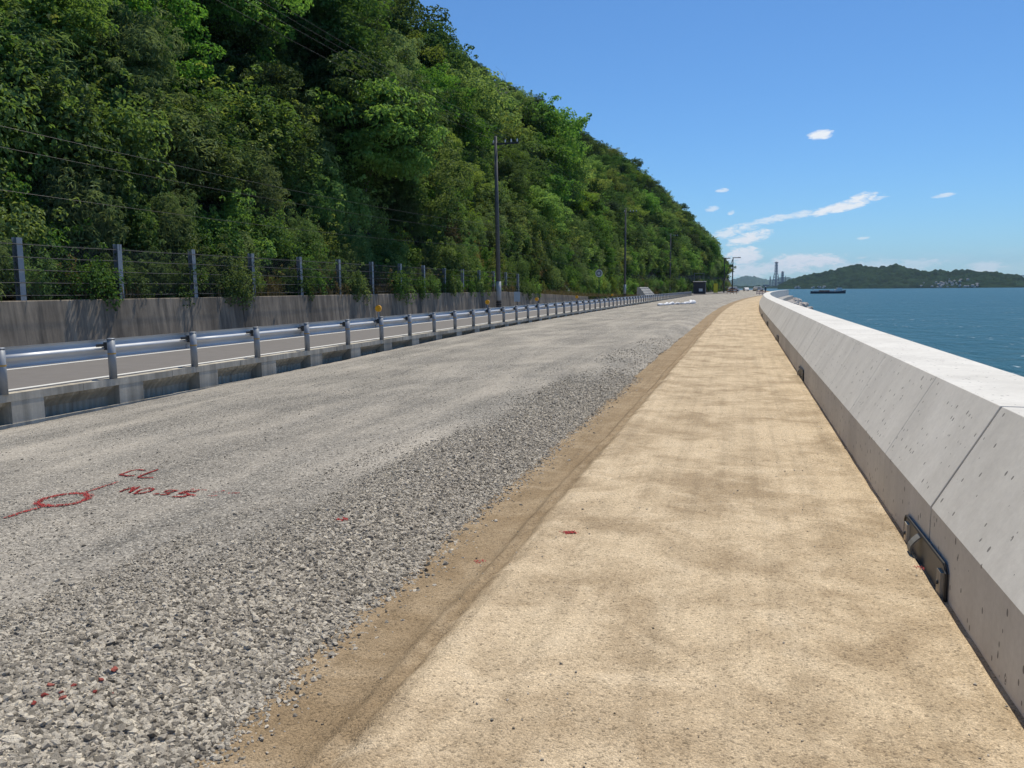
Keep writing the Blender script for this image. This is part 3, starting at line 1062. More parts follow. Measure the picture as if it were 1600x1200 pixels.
# farther trees, bigger leaf sprays
LO = [crown_proto(21, M['leafA'], 95, 3.7, 3.4, 4.2, .85, 15000, .21, .13, lobes=8, limbs=4, flat=.6),
      crown_proto(22, M['leafB'], 90, 3.5, 3.2, 4.0, .85, 14000, .21, .125, lobes=7, limbs=4, flat=.55),
      crown_proto(23, M['leafA'], 90, 3.1, 3.9, 4.6, .82, 14000, .21, .13, lobes=8, limbs=4, flat=.6),
      crown_proto(24, M['leafD'], 85, 3.3, 3.1, 4.0, .8, 13000, .20, .125, lobes=8, limbs=4, flat=.55),
      crown_proto(25, M['leafC'], 85, 2.9, 3.2, 3.6, .78, 13000, .28, .07, droop=.8, lobes=9, limbs=4, flat=.6)]
KIND = ['dark evergreen', 'fresh green', 'tall dark evergreen', 'yellow green', 'feathery blue green']
LAB = ['dark evergreen broadleaf tree with rounded leaf clumps',
       'fresh green broadleaf tree with loose crown',
       'tall narrow dark evergreen tree',
       'yellow green broadleaf tree with open crown',
       'feathery blue green tree with thin drooping leaves']


def zone(dd, ss):
    a = 'above the rockfall fence' if dd < 58 else ('past the fence end' if dd < 125 else 'past the concrete slab')
    return ('low ' if ss < 8 else 'high up ' if ss > 18 else 'halfway up ') + a


TNAME = ['evergreen_tree', 'broadleaf_tree', 'tall_evergreen_tree', 'yellow_green_tree', 'bamboo_like_tree']

cand = []
rng = np.random.default_rng(5)
d = -4.0
while d < 366:
    step = np.interp(d, [0, 60, 150, 300], [3.5, 4.2, 4.9, 5.3])
    s = 2.8
    while s < 125:
        sstep = step * np.interp(s, [0, 7.5, 9, 20, 80], [.6, .65, .85, 1.0, 1.25])
        dd = d + rng.uniform(-.45, .45) * step
        ss = s + rng.uniform(-.4, .4) * sstep
        x = float(foot_x(dd)) - ss
        z = float(hill_z(x, dd))
        if z > .3 or ss < 4:
            cand.append((x, dd, z, ss))
        s += sstep
    d += step
cand = np.array(cand)
# keep what the photograph's view cone (with a margin for a step to the side) can hold
keep = []
for (x, dd, z, ss) in cand:
    px, py, zc = view_xy(np.array([x, dd, z + 4]))
    if zc < 4 or px < -260 or px > 1250:
        continue
    pxt, pyt, _ = view_xy(np.array([x, dd, z]))
    if pyt < -70:
        continue
    if ss > 112:
        continue
    keep.append((x, dd, z, ss, zc, px))
keep.sort(key=lambda q: q[4])
trees_far = []
NIND = 0
rng = np.random.default_rng(9)
for (x, dd, z, ss, zc, px) in keep:
    w5 = np.array([.40, .2, .14, .16, .10]) if ss > 14 else np.array([.26, .30, .06, .14, .24])
    kd = int(rng.choice(5, p=w5))
    sc = rng.uniform(.72, 1.18) * np.interp(zc, [15, 60, 120, 200], [1.05, 1.1, 1.0, 1.0]) * np.interp(ss, [0, 4, 9], [.7, .9, 1.0])
    sc *= np.interp(ss, [25, 50], [1.0, .85])
    z -= .9 * sc
    wv = float(fbm(np.array(dd * .075 + 3), np.array(ss * .11 + 1), 3))
    if wv < -.2 and rng.random() < .55 and dd < 250:
        continue
    sc *= np.interp(wv, [-.35, 0, .35], [.7, 1.0, 1.5 if zc < 110 else 1.25])
    if dd > 320:
        sc *= .8
    rz_ = rng.uniform(0, 6.28)
    if NIND < 285:
        NIND += 1
        cr, tk = (HI if zc < 58 else LO)[kd]
        t = empty(TNAME[kd], (x, dd, z), rz_)
        t.scale = (sc, sc, sc * rng.uniform(.9, 1.15))
        obj('crown', cr, None, t)
        obj('trunk', tk, None, t)
        tag(t, LAB[kd] + ' ' + zone(dd, ss), 'tree', KIND[kd] + ' trees ' + zone(dd, ss))
    else:
        trees_far.append((x, dd, z, kd, sc, rz_))


def scatter(name, pts, sources, rots, scales, idx, label=None, cat=None, parent=None, jitter=None):
    """points with rotation, scale and source index; geometry nodes puts the source meshes on them"""
    me = bpy.data.meshes.new(name)
    P = np.asarray(pts, np.float32)
    me.vertices.add(len(P))
    me.vertices.foreach_set('co', P.ravel())
    for an, typ, dat, key in (('rot', 'FLOAT_VECTOR', np.asarray(rots, np.float32), 'vector'), ('scl', 'FLOAT_VECTOR', np.asarray(scales, np.float32), 'vector'), ('idx', 'INT', np.asarray(idx, np.int32), 'value')):
        a = me.attributes.new(an, typ, 'POINT')
        a.data.foreach_set(key, dat.ravel())
    o = obj(name, me, None, parent)
    gt = bpy.data.node_groups.new(name + '_scatter', 'GeometryNodeTree')
    gt.interface.new_socket('Geometry', in_out='INPUT', socket_type='NodeSocketGeometry')
    gt.interface.new_socket('Geometry', in_out='OUTPUT', socket_type='NodeSocketGeometry')
    N, Lk = gt.nodes, gt.links
    gi, go = N.new('NodeGroupInput'), N.new('NodeGroupOutput')
    join = N.new('GeometryNodeJoinGeometry')
    ai = N.new('GeometryNodeInputNamedAttribute')
    ai.data_type = 'INT'
    ai.inputs['Name'].default_value = 'idx'
    ar = N.new('GeometryNodeInputNamedAttribute')
    ar.data_type = 'FLOAT_VECTOR'
    ar.inputs['Name'].default_value = 'rot'
    asc = N.new('GeometryNodeInputNamedAttribute')
    asc.data_type = 'FLOAT_VECTOR'
    asc.inputs['Name'].default_value = 'scl'
    for k, src in enumerate(sources):
        oi = N.new('GeometryNodeObjectInfo')
        oi.inputs['Object'].default_value = src
        oi.inputs['As Instance'].default_value = False
        cmp = N.new('FunctionNodeCompare')
        cmp.data_type = 'INT'
        cmp.operation = 'EQUAL'
        ints = [s for s in cmp.inputs if s.type == 'INT']
        Lk.new(ai.outputs[0], ints[0])
        ints[1].default_value = k
        ip = N.new('GeometryNodeInstanceOnPoints')
        Lk.new(gi.outputs[0], ip.inputs['Points'])
        Lk.new(cmp.outputs[0], ip.inputs['Selection'])
        Lk.new(oi.outputs['Geometry'], ip.inputs['Instance'])
        e2r = N.new('FunctionNodeEulerToRotation')
        Lk.new(ar.outputs[0], e2r.inputs[0])
        Lk.new(e2r.outputs[0], ip.inputs['Rotation'])
        Lk.new(asc.outputs[0], ip.inputs['Scale'])
        Lk.new(ip.outputs[0], join.inputs[0])
    Lk.new(join.outputs[0], go.inputs[0])
    md = o.modifiers.new('scatter', 'NODES')
    md.node_group = gt
    tag(o, label, cat, None, 'stuff')
    return o


# one source object of each kind: crowns of trees that stand in the wood
src = []
for k in range(5):
    s = next((o for o in bpy.data.objects if o.type == 'MESH' and o.data == LO[k][0]), None)
    if s is None:
        t = empty(TNAME[k], (-60, 120, float(hill_z(-60, 120))))
        s = obj('crown', LO[k][0], None, t)
        obj('trunk', LO[k][1], None, t)
        tag(t, LAB[k] + ' ' + zone(120, 40), 'tree', KIND[k] + ' trees ' + zone(120, 40))
    src.append(s)
if trees_far:
    A = np.array([(q[0], q[1], q[2]) for q in trees_far])
    scatter('distant_wood', A, src, [(0, 0, q[5]) for q in trees_far], [(q[4], q[4], q[4] * 1.05) for q in trees_far], [q[3] for q in trees_far],
            'dense green wood covering the upper and far hillside', 'wood')
print('TREES individual', NIND, 'far', len(trees_far))

# shrubs and vines behind and over the fence
def shrub_proto(seed, mat, nclump, rx, ry, rz, crad, nleaf, L, Wd, droop=.3, stems=8, smat=None, name='foliage'):
    rng = np.random.default_rng(seed)
    p = rng.normal(size=(nclump, 3))
    p /= np.linalg.norm(p, axis=1, keepdims=True)
    p *= rng.uniform(.35, 1.0, (nclump, 1)) ** .6
    p[:, 2] = np.abs(p[:, 2])
    cs = p * np.array([rx, ry, rz]) + np.array([0, 0, .1])
    rad = crad * rng.uniform(.5, 1.2, nclump)
    ne = nclump
    q_ = cs[rng.integers(0, nclump, ne)]
    dr_ = rng.normal(size=(ne, 3)) * np.array([.6, .6, .5]) + np.array([0, 0, .75]) + q_ / (np.linalg.norm(q_, axis=1, keepdims=True) + .01) * .6
    cs = np.concatenate([cs, q_ + dr_ * crad * .7, q_ + dr_ * crad * 1.15])
    rad = np.concatenate([rad, crad * rng.uniform(.22, .42, ne), crad * rng.uniform(.12, .28, ne)])
    cnt = np.maximum(9, nleaf / nclump * (rad / crad) ** 2).astype(int)
    V, F = leaves(cs, rad, cnt, L, Wd, rng, droop, .85)
    me = big_mesh(name, V, F)
    me.materials.append(mat)
    mb = MB()
    for q in range(stems):
        c = cs[rng.integers(nclump)]
        a = np.array([c[0] * .2, c[1] * .2, -.2])
        mb.tube([a, (a + c) / 2 + rng.normal(0, .08, 3), c], [.025, .018, .006], 4, False)
    sm = mb.mesh('stems', True)
    sm.materials.append(smat or M['bark'])
    return me, sm


SH = [shrub_proto(31, M['leafV'], 34, 1.3, 1.5, 1.6, .5, 8000, .10, .07),
      shrub_proto(32, M['leafC'], 34, 1.1, 1.3, 1.9, .5, 8500, .17, .028, droop=.8),
      shrub_proto(33, M['leafB'], 32, 1.3, 1.4, 1.5, .5, 7500, .11, .065),
      shrub_proto(34, M['leafE'], 26, 1.0, 1.2, 1.0, .45, 3200, .10, .045, droop=.6, stems=16),
      shrub_proto(35, M['leafD'], 30, 1.2, 1.3, 1.4, .5, 6500, .11, .06)]
SLAB = ['dark leafy vine thicket pressing against the rockfall fence',
        'blue green bamboo grass clump with narrow leaves behind the rockfall fence',
        'fresh green leafy shrub behind the rockfall fence',
        'dry brown bush among green shrubs behind the rockfall fence',
        'yellow green leafy shrub behind the rockfall fence']
SLAB2 = ['dark leafy vine thicket at the hill foot beyond the fence end',
         'blue green bamboo grass clump at the hill foot beyond the fence end',
         'fresh green leafy shrub at the hill foot beyond the fence end',
         'dry brown bush at the hill foot beyond the fence end',
         'yellow green leafy shrub at the hill foot beyond the fence end']
SNM = ['vine_thicket', 'bamboo_grass', 'leafy_shrub', 'dry_bush', 'yellow_green_shrub']
rng = np.random.default_rng(77)
d = 8.0
nsh = 0
while d < 335:
    for row, (s0, smin) in enumerate(((.1, .74), (.75, 1.1), (2.0, 1.5), (.4, .8))):
        if row == 2 and rng.random() < .3:
            continue
        p5 = [(.52, .10, .10, .22, .06), (.22, .34, .24, .06, .14), (.2, .32, .28, .02, .18), (.46, .2, .1, .18, .06)][row]
        k = int(rng.choice(5, p=p5))
        dd = d + rng.uniform(-.6, .6)
        x = float(foot_x(dd)) - s0 + rng.uniform(-.2, .25)
        if row == 3 and dd > 62:
            continue
        if row in (0, 3) and dd < 62:
            x = -16.85 + rng.uniform(-.15, .1)
        z = max(float(hill_z(x, dd)), 1.3 if dd < 55 else -1) - .1
        sc = smin * rng.uniform(.8, 1.25)
        t = empty(SNM[k], (x, dd, z), rng.uniform(0, 6.28))
        t.scale = (sc * .85, sc * .85, sc)
        obj('foliage', SH[k][0], None, t)
        obj('stems', SH[k][1], None, t)
        near = dd < 56
        tag(t, (SLAB if near else SLAB2)[k], 'shrub', SNM[k].replace('_', ' ') + (' plants behind the fence' if near else ' plants along the hill foot'))
        nsh += 1
    d += np.interp(d, [8, 50, 130, 330], [1.05, 1.4, 3.2, 7.0])

# undergrowth between the trunks
rng = np.random.default_rng(61)
up_, ur, us_, ui = [], [], [], []
for _ in range(5200):
    dd = -2 + 330 * rng.random() ** 1.5
    ss = 2.5 + 55 * rng.random() ** 1.3
    x = float(foot_x(dd)) - ss
    if -x > 1.25 * dd + 6:
        continue
    up_.append((x, dd, float(hill_z(x, dd)) - .35))
    ur.append((0, 0, rng.uniform(0, 6.28)))
    q = rng.uniform(1.0, 1.9)
    us_.append((q, q, q * .8))
    ui.append(int(rng.choice(4, p=(.45, .2, .2, .15))))
usrc = [next(o for o in bpy.data.objects if o.type == 'MESH' and o.data == SH[k][0]) for k in (0, 1, 2, 4)]
scatter('undergrowth', up_, usrc, ur, us_, ui, 'leafy undergrowth of bushes between the trees on the slope', 'undergrowth')

# dry grass along the top of the retaining wall
def grass(name, pts, hmin, hmax, mat, label, cat='grass', w=.008, lean=.5):
    rng = np.random.default_rng(3)
    P = np.asarray(pts)
    n = len(P)
    h = rng.uniform(hmin, hmax, n)
    a = rng.uniform(0, 6.28, n)
    l = h * rng.uniform(.1, lean, n)
    dr = np.stack([np.cos(a), np.sin(a), 0 * a], 1)
    sd = np.stack([-np.sin(a), np.cos(a), 0 * a], 1) * w
    up = np.array([0, 0, 1.0])
    m = P + up * (h * .6)[:, None] + dr * (l * .35)[:, None]
    tp = P + up * h[:, None] * .95 + dr * l[:, None]
    V = np.stack([P - sd, P + sd, m + sd * .7, m - sd * .7, tp], 1).reshape(-1, 3)
    b = np.arange(n)[:, None] * 5
    F = np.concatenate([b + [[0, 1, 2]], b + [[0, 2, 3]], b + [[3, 2, 4]]], 1).reshape(-1, 3)
    me = big_mesh(name, V, F)
    return tag(obj(name, me, mat), label, cat, None, 'stuff')


gp = []
rng = np.random.default_rng(41)
for _ in range(9000):
    d = rng.uniform(8, 56) if rng.random() < .45 else rng.uniform(56, 130)
    if d < 56:
        x, z = -16.0 - abs(rng.normal(0, .18)), 1.42
    else:
        x = -16.0 + rng.normal(0, .5)
        z = float(np.interp(d, [52, 82, 130, 160], [1.42, .75, .15, .05]))
    if fbm(np.array(d * .35), np.array(2.0), 2) > -.15:
        gp.append((x, d, z))
grass('dry_grass', gp, .12, .5, M['leafE'], 'dry straw coloured grass along the retaining wall top', w=.014)

# bare dead tree on the slope
def dead_tree(loc, h, seed, label):
    r = np.random.default_rng(seed)
    t = empty('dead_tree', loc)
    mb = MB()
    br = MB()
    def grow(a, dr, ln, rd, lev, m):
        dr = dr / np.linalg.norm(dr)
        b = a + dr * ln * .5 + r.normal(0, .05, 3) * ln
        c_ = b + (dr + r.normal(0, .18, 3)) * ln * .5
        m.tube([a, b, c_], [rd, rd * .8, rd * .55], 5 if lev else 7, False)
        if lev < 4:
            for q in range(r.integers(3, 5)):
                st = a + (c_ - a) * r.uniform(.35, 1.0)
                nd = dr + r.normal(0, .75, 3)
                nd[2] = abs(nd[2]) * .7 + .1
                grow(st, nd, ln * r.uniform(.5, .72), rd * .5, lev + 1, br)
    grow(np.zeros(3) - np.array([0, 0, .3]), np.array([0.05, .1, 1.0]), h * .55, .16, 0, mb)
    mb.build('trunk', M['deadwood'], t)
    br.build('branches', M['deadwood'], t)
    tag(t, label, 'tree')


pd = on_x(740, 245, -30.0)
dead_tree((-26.5, pd[1] * .88, float(hill_z(-26.5, pd[1] * .88)) + .5), 9.5, 4, 'leafless grey dead tree with bare branches behind the nearest utility pole')
pd = on_x(205, 80, -27.0)
dead_tree((-25.0, pd[1] * .92, float(hill_z(-25.0, pd[1] * .92)) + 1.5), 8.0, 8, 'thin leafless pale tree standing out of dark foliage high above the fence')

# ------------------------------------------------------------------ gravel stones
def stone_mesh(seed):
    r = np.random.default_rng(seed)
    import bmesh
    bm = bmesh.new()
    bmesh.ops.create_icosphere(bm, subdivisions=1, radius=1.0)
    sx = np.array([r.uniform(.8, 1.2), r.uniform(.65, 1.0), r.uniform(.45, .75)])
    for v in bm.verts:
        p = np.array(v.co) * sx * (1 + r.normal(0, .2))
        v.co = p
    pl = [(r.normal(size=3), r.uniform(.45, .7)) for _ in range(4)]
    for v in bm.verts:
        p = np.array(v.co)
        for nrm, dd in pl:
            nn = nrm / np.linalg.norm(nrm)
            e = p @ nn - dd
            if e > 0:
                p = p - nn * e
        v.co = p
    me = bpy.data.meshes.new('stone')
    bm.to_mesh(me)
    bm.free()
    me.materials.append(M['stone'])
    return me


SMESH = [stone_mesh(100 + s) for s in range(12)]
SRED = []
for s in range(3):
    me = SMESH[s].copy()
    me.materials.clear()
    me.materials.append(M['stone_red'])
    SRED.append(me)
rng = np.random.default_rng(55)


def toe_x(d):
    return float(off(d)) - 1.84


pts, scl, rot, idx = [], [], [], []
# density of loose stones: heavy on the shoulder, drifts on the flat
NTRY = 620000
dd_ = 1.75 + 24 * rng.random(NTRY) ** 1.9
xx = GX0 + .1 + (-1.95 - (GX0 + .1)) * rng.random(NTRY) ** .75
kk = int(NTRY * .42)
dd_[:kk] = 1.75 + 13 * rng.random(kk) ** 1.6
xx = xx + off(dd_)
xx[:kk] = toe(dd_[:kk]) + np.where(rng.random(kk) < .05, rng.exponential(.05, kk), -1.4 * rng.random(kk) ** 1.15)
t_ = xx - off(dd_)
drift = fbm(xx * .8 + 4, dd_ * .35, 4) + .35 * fbm(xx * 3.0, dd_ * 1.6, 2)
should = np.clip((t_ + 3.0 + .8 * fbm(xx * 1.1, dd_ * .6, 3)) / .6, 0, 1)
near = np.clip(1 - (dd_ - 1.75) / 1.9, 0, 1) * np.clip((-1.8 - t_) / .2, 0, 1)
prob = np.clip(.30 + .55 * should + .9 * np.clip(drift + .02, 0, 1) * 1.6 + .35 * near, 0, 1)
fines_strip = np.clip(1 - np.abs(t_ + 3.1 + .25 * fbm(dd_ * .5, dd_ * 0 + 6, 2)) / .22, 0, 1)
prob = prob * (1 - .75 * fines_strip)
ok = rng.random(NTRY) < prob
xx, dd_, t_, should, near = xx[ok], dd_[ok], t_[ok], should[ok], near[ok]
n = len(xx)
size = (.0020 + .0018 * rng.gamma(1.4, 1.0, n)) * (1 + .75 * np.maximum(should, near)) + .0050 * should * rng.random(n) ** 1.7 + .0085 * near * rng.random(n) ** 2.0
size = np.minimum(size, .024)
# a stone only shows when it is over a pixel and a half
vis = size * 2 * 1200 / (dd_ + 1.2) > 1.5
xx, dd_, size, t_ = xx[vis], dd_[vis], size[vis], t_[vis]
zz = ground_z(xx, dd_) + size * rng.uniform(-.35, .3, len(size))
order = np.argsort(-size / (dd_ + 1.0))
xx, dd_, size, zz = xx[order], dd_[order], size[order], zz[order]
px_, py_, _ = np.array([view_xy(np.array([a, b, c])) for a, b, c in zip(xx[:15000], dd_[:15000], zz[:15000])]).T
inside = [k for k in range(15000) if -10 < px_[k] < 1600 and py_[k] < 1205][:285]
first = {}
for k in inside:
    q = int(rng.integers(12))
    s = size[k] * 1.12
    o = obj('stone', SMESH[q], None, gravel, (xx[k], dd_[k], zz[k]), tuple(rng.uniform(-.5, .5, 2)) + (rng.uniform(0, 6.28),), (s, s, s))
    first.setdefault(q, o)
# a handful of stones carry red survey paint
for (px, py, s) in ((180, 1052, .02), (97, 1097, .018), (80, 1076, .016), (70, 1090, .015), (115, 1075, .014), (147, 1085, .014), (54, 1103, .014), (160, 1067, .015), (96, 1086, .013), (174, 1090, .012)):
    p = ground_pt(px, py)
    obj('stone', SRED[int(rng.integers(3))], None, gravel, (p[0], p[1], p[2] + s * .9), tuple(rng.uniform(-.3, .3, 2)) + (rng.uniform(0, 6.28),), (s, s, s * .8))
# a few of the biggest, flat and pale
for (px, py, s, fl) in ((125, 1110, .036, .35), (20, 1157, .036, .5), (102, 1133, .032, .7), (40, 1195, .036, .7), (188, 1134, .030, .7), (130, 1080, .03, .4), (470, 900, .02, .7), (552, 820, .022, .7), (575, 827, .018, .7), (560, 828, .02, .7)):
    p = ground_pt(px, py)
    obj('stone', SMESH[int(rng.integers(12))], None, gravel, (p[0], p[1], p[2] + s * .25), (.1, .1, rng.uniform(0, 6.28)), (s, s, s * fl))
keys = sorted(first)
srcs = [first[k] for k in keys]
rest = np.setdiff1d(np.arange(len(xx)), np.array(inside))
nr = len(rest)
si = rng.integers(0, len(srcs), nr)
scatter('gravel_stones', np.stack([xx[rest], dd_[rest], zz[rest]], 1), srcs,
        np.stack([rng.uniform(-.6, .6, nr), rng.uniform(-.6, .6, nr), rng.uniform(0, 6.28, nr)], 1), np.repeat(size[rest][:, None], 3, 1), si, parent=gravel)
print('STONES', nr)
# stray pebbles and crumbs on the sand
npb = 5200
pd_ = 1.4 + 16 * rng.random(npb) ** 1.7
pxs = off(pd_) + rng.uniform(-1.8, 1.05, npb)
clus = fbm(pxs * 1.7 + 30, pd_ * 1.2, 3)
kp = rng.random(npb) < np.clip(.22 + 1.3 * clus, .06, 1)
pd_, pxs = pd_[kp], pxs[kp]
npb = len(pd_)
ps = .0018 + .0016 * rng.gamma(1.3, 1.0, npb)
edge = np.clip(1 - (pxs + 1.8) / .12, 0, 1)
ps = np.minimum(ps + edge * .008 * rng.random(npb), .012)
scatter('sand_pebbles', np.stack([pxs, pd_, ground_z(pxs, pd_) + ps * .3], 1), srcs,
        np.stack([rng.uniform(-.6, .6, npb), rng.uniform(-.6, .6, npb), rng.uniform(0, 6.28, npb)], 1), np.repeat(ps[:, None], 3, 1), rng.integers(0, len(srcs), npb), parent=sand)


# ------------------------------------------------------------------ red spray marks: flecks of paint lying on the surface
def z1(pts):
    return [(p[0] / 6.667, 710 + p[1] / 6.667) for p in pts]


def z2(pts):
    return [(160 + p[0] / 6.667, 720 + p[1] / 6.667) for p in pts]


def spray(name, strokes, label, dens=560, wid=.009, up=.004, cat='paint mark', fl=(.003, .007)):
    r = np.random.default_rng(len(name) + len(strokes))
    P = []
    for st in strokes:
        wmul, dmul, pts = st
        g = [ground_pt(*p) for p in pts]
        for a, b in zip(g[:-1], g[1:]):
            L = np.linalg.norm(b - a)
            k = int(L * dens * dmul) + 1
            tt = r.random(k)
            q = a + (b - a) * tt[:, None]
            q[:, :2] += r.normal(0, wid * wmul, (k, 2))
            P.append(q)
    P = np.concatenate(P)
    P[:, 2] = ground_z(P[:, 0], P[:, 1]) + up + r.uniform(0, .004, len(P))
    n = len(P)
    c0 = P.mean(0)
    c0[2] = float(ground_z(c0[0], c0[1]))
    V, F = [], []
    for i in range(n):
        s = r.uniform(*fl)
        a0 = r.uniform(0, 6.28)
        nrm = np.array([r.normal(0, .35), r.normal(0, .35), 1])
        nrm /= np.linalg.norm(nrm)
        u = np.cross(nrm, [math.cos(a0), math.sin(a0), 0])
        u /= np.linalg.norm(u)
        v_ = np.cross(nrm, u)
        b = len(V)
        for q in range(5):
            t = q * 1.2566
            V.append(P[i] - c0 + s * r.uniform(.6, 1.1) * (math.cos(t) * u + math.sin(t) * v_))
        F.append(tuple(range(b, b + 5)))
    me = bpy.data.meshes.new(name)
    me.from_pydata([tuple(map(float, p)) for p in V], [], F)
    o = obj(name, me, M['red'], None, tuple(c0))
    return tag(o, label, cat)


CIRC = [(375, 520), (430, 480), (520, 450), (640, 425), (760, 412), (860, 415), (925, 440), (930, 460), (880, 485), (800, 515), (680, 535), (560, 545), (450, 540), (375, 520)]
spray('survey_circle_mark', [(1.5, 2.2, z1(CIRC)), (1.0, 1.6, z1([(50, 668), (250, 605), (440, 555)])), (.7, 1.1, z1([(880, 405), (1050, 350), (1230, 295)]))],
      'red sprayed survey circle crossed by a line on the grey gravel', up=.006)
spray('painted_letters', [(.9, 2.0, z2([(440, 105), (380, 98), (300, 110), (220, 140), (180, 152), (260, 165), (330, 162)])),
                          (.9, 2.0, z2([(580, 98), (500, 125), (420, 155), (370, 178), (430, 185), (525, 183)]))],
      'red sprayed letters CL on the grey gravel above the number', cat='lettering', up=.006, wid=.005, dens=900, fl=(.003, .006))
spray('painted_number', [(.8, 2.2, z2([(180, 330), (250, 305), (330, 283)])), (.8, 2.2, z2([(330, 283), (285, 338)])), (.8, 2.2, z2([(285, 338), (385, 278)])),
                         (.8, 2.2, z2([(340, 348), (400, 310), (490, 292), (540, 300), (500, 325), (420, 345), (340, 350)])),
                         (1.2, 3.0, z2([(545, 355), (585, 352)])),
                         (.8, 2.2, z2([(640, 330), (700, 314), (775, 318), (720, 335), (660, 343), (705, 350), (650, 362), (610, 362)])),
                         (.8, 2.4, z2([(975, 330), (880, 325), (800, 348), (880, 345), (905, 358), (850, 382), (730, 382)])),
                         (1.3, .9, z2([(890, 355), (965, 372)])), (1.2, .35, z2([(920, 305), (1085, 315)])), (1.2, .3, z2([(1150, 340), (1280, 320)])),
                         (1.2, .3, z2([(1100, 378), (1200, 368)])), (1.2, .3, z2([(1310, 345), (1420, 345)]))],
      'red sprayed text NO.35 trailing off on the grey gravel', cat='lettering', up=.006, wid=.005, dens=900, fl=(.003, .006))
spray('paint_dot', [(1.3, 9, [(528, 813), (540, 812)])], 'small red paint dot on the gravel shoulder edge')
spray('paint_dot', [(1.4, 6, [(884, 833), (898, 832)])], 'small red paint dot on the pale sand path', up=.002)
spray('paint_dot', [(1.8, .8, [(742, 876), (757, 877)])], 'faint red paint dot in the brown sand ditch', up=.001)
spray('paint_dot', [(1.6, .8, [(1430, 885), (1442, 888)])], 'faint red paint dot on the sand beside the joint cover', up=.001)

# ------------------------------------------------------------------ utility poles and wires
def pole(px_top, h, x, d, zb, label, arms=True, sleeve=True, lean=0.0):
    t = empty('utility_pole', (x, d, zb))
    t.rotation_euler = (0, lean, 0)
    MB().tube([(0, 0, -.3), (0, 0, h * .5), (0, 0, h)], [.17, .14, .095], 12).build('shaft', M['pole'], t, smooth=True)
    if sleeve:
        MB().tube([(0, 0, .75), (0, 0, 2.0)], .182, 12).build('sleeve', M['pole_band'], t, smooth=True)
        for q in range(3):
            MB().tube([(0, 0, .3 + q * .15), (0, 0, .36 + q * .15)], .184, 12).build('hazard_band', M['rubber'], t)
    if arms:
        a = MB().box(-.25, 1.55, -.05, .05, h - .55, h - .45).build('crossarm', M['dark_steel'], t)
        MB().tube([(.05, 0, h - 1.0), (.8, 0, h - .5)], .02, 5).build('brace', M['dark_steel'], t)
        for q in (-.15, .65, 1.05, 1.45):
            MB().tube([(q, 0, h - .45), (q, 0, h - .38), (q, 0, h - .30), (q, 0, h - .24)], [.03, .06, .045, .02], 8).build('insulator', M['white'], t)
    tag(t, label, 'utility pole')
    return t


PX = -15.45
POLES = [(-8.0, 11.3, .1), (48.8, 11.3, .1), (106.0, 12.2, .1), (174.5, 13.3, .1)]
PL = [None, 'tall dark utility pole with pale sleeve beside the retaining wall', 'utility pole with crossarm rising before the trees past the round road sign',
      'thin utility pole near the sloped concrete slab', '']
for k in (1, 2, 3):
    d, h, zb = POLES[k]
    pole(0, h, PX, d, zb, PL[k], lean=R(-.6) if k == 1 else 0)


def wire(a, b, sag, label, rad=.011):
    a, b = np.array(a, float), np.array(b, float)
    P = [a + (b - a) * t - np.array([0, 0, 4 * sag * t * (1 - t)]) for t in np.linspace(0, 1, 15)]
    c0 = P[0]
    o = MB().tube([p - c0 for p in P], rad, 4, False).build('overhead_wire', M['wire'], None, loc=tuple(c0))
    tag(o, label, 'wire', 'overhead wires between the utility poles')


SPAN = ['overhead wire reaching the pale sleeved utility pole from the direction of the camera',
        'overhead wire between the pale sleeved utility pole and the pole by the round sign',
        'overhead wire between the pole by the round sign and the thin pole beyond']
for k in range(3):
    d0, h0, z0 = POLES[k]
    d1, h1, z1_ = POLES[k + 1]
    for q in (-.15, .65, 1.05, 1.45):
        wire((PX + q, d0, z0 + h0 - .24), (PX + q, d1, z1_ + h1 - .24), .75, SPAN[k], .005)
    for q, hz in ((.17, 5.6), (.2, 5.15), (-.17, 4.3)):
        wire((PX + q, d0, z0 + hz), (PX + q, d1, z1_ + hz), .6, SPAN[k], .0045)

# poles at the far end of the wood
def far_pole(px, py0, py1, dist, label, arm_dx, strut=None):
    b = on_y(px, py1, dist)
    h = on_y(px, py0, dist)[2] - b[2]
    t = empty('lamp_pole', (b[0], b[1], 0.0))
    h = h + b[2]
    MB().tube([(0, 0, 0), (0, 0, h)], [.2, .12], 8).build('shaft', M['dark_steel'], t)
    MB().box(min(0, arm_dx), max(0, arm_dx), -.08, .08, h - .25, h - .05).build('arm', M['dark_steel'], t)
    if abs(arm_dx) > 1.5:
        s = math.copysign(1, arm_dx)
        MB().box(arm_dx - .8, arm_dx, -.12, .12, h - .2, h + .02).build('lamp_head', M['farsteel'], t)
    if strut:
        MB().tube([(-.1, 0, h - .6), (strut, 0, .5)], .1, 6).build('strut', M['dark_steel'], t)
    tag(t, label, 'pole')


far_pole(1144, 402, 456, 232, 'tall dark pole with side arm and diagonal strut beyond the wood', 2.1, -3.4)
far_pole(1131, 403, 456, 236, 'tall dark pole with short arm half hidden by the last trees', 1.6)

# ------------------------------------------------------------------ roadside odds and ends
def disc(mb, c, r, x0, x1, n=20):
    mb.tube([(c[0], x0, c[1]), (c[0], x1, c[1])], r, n)


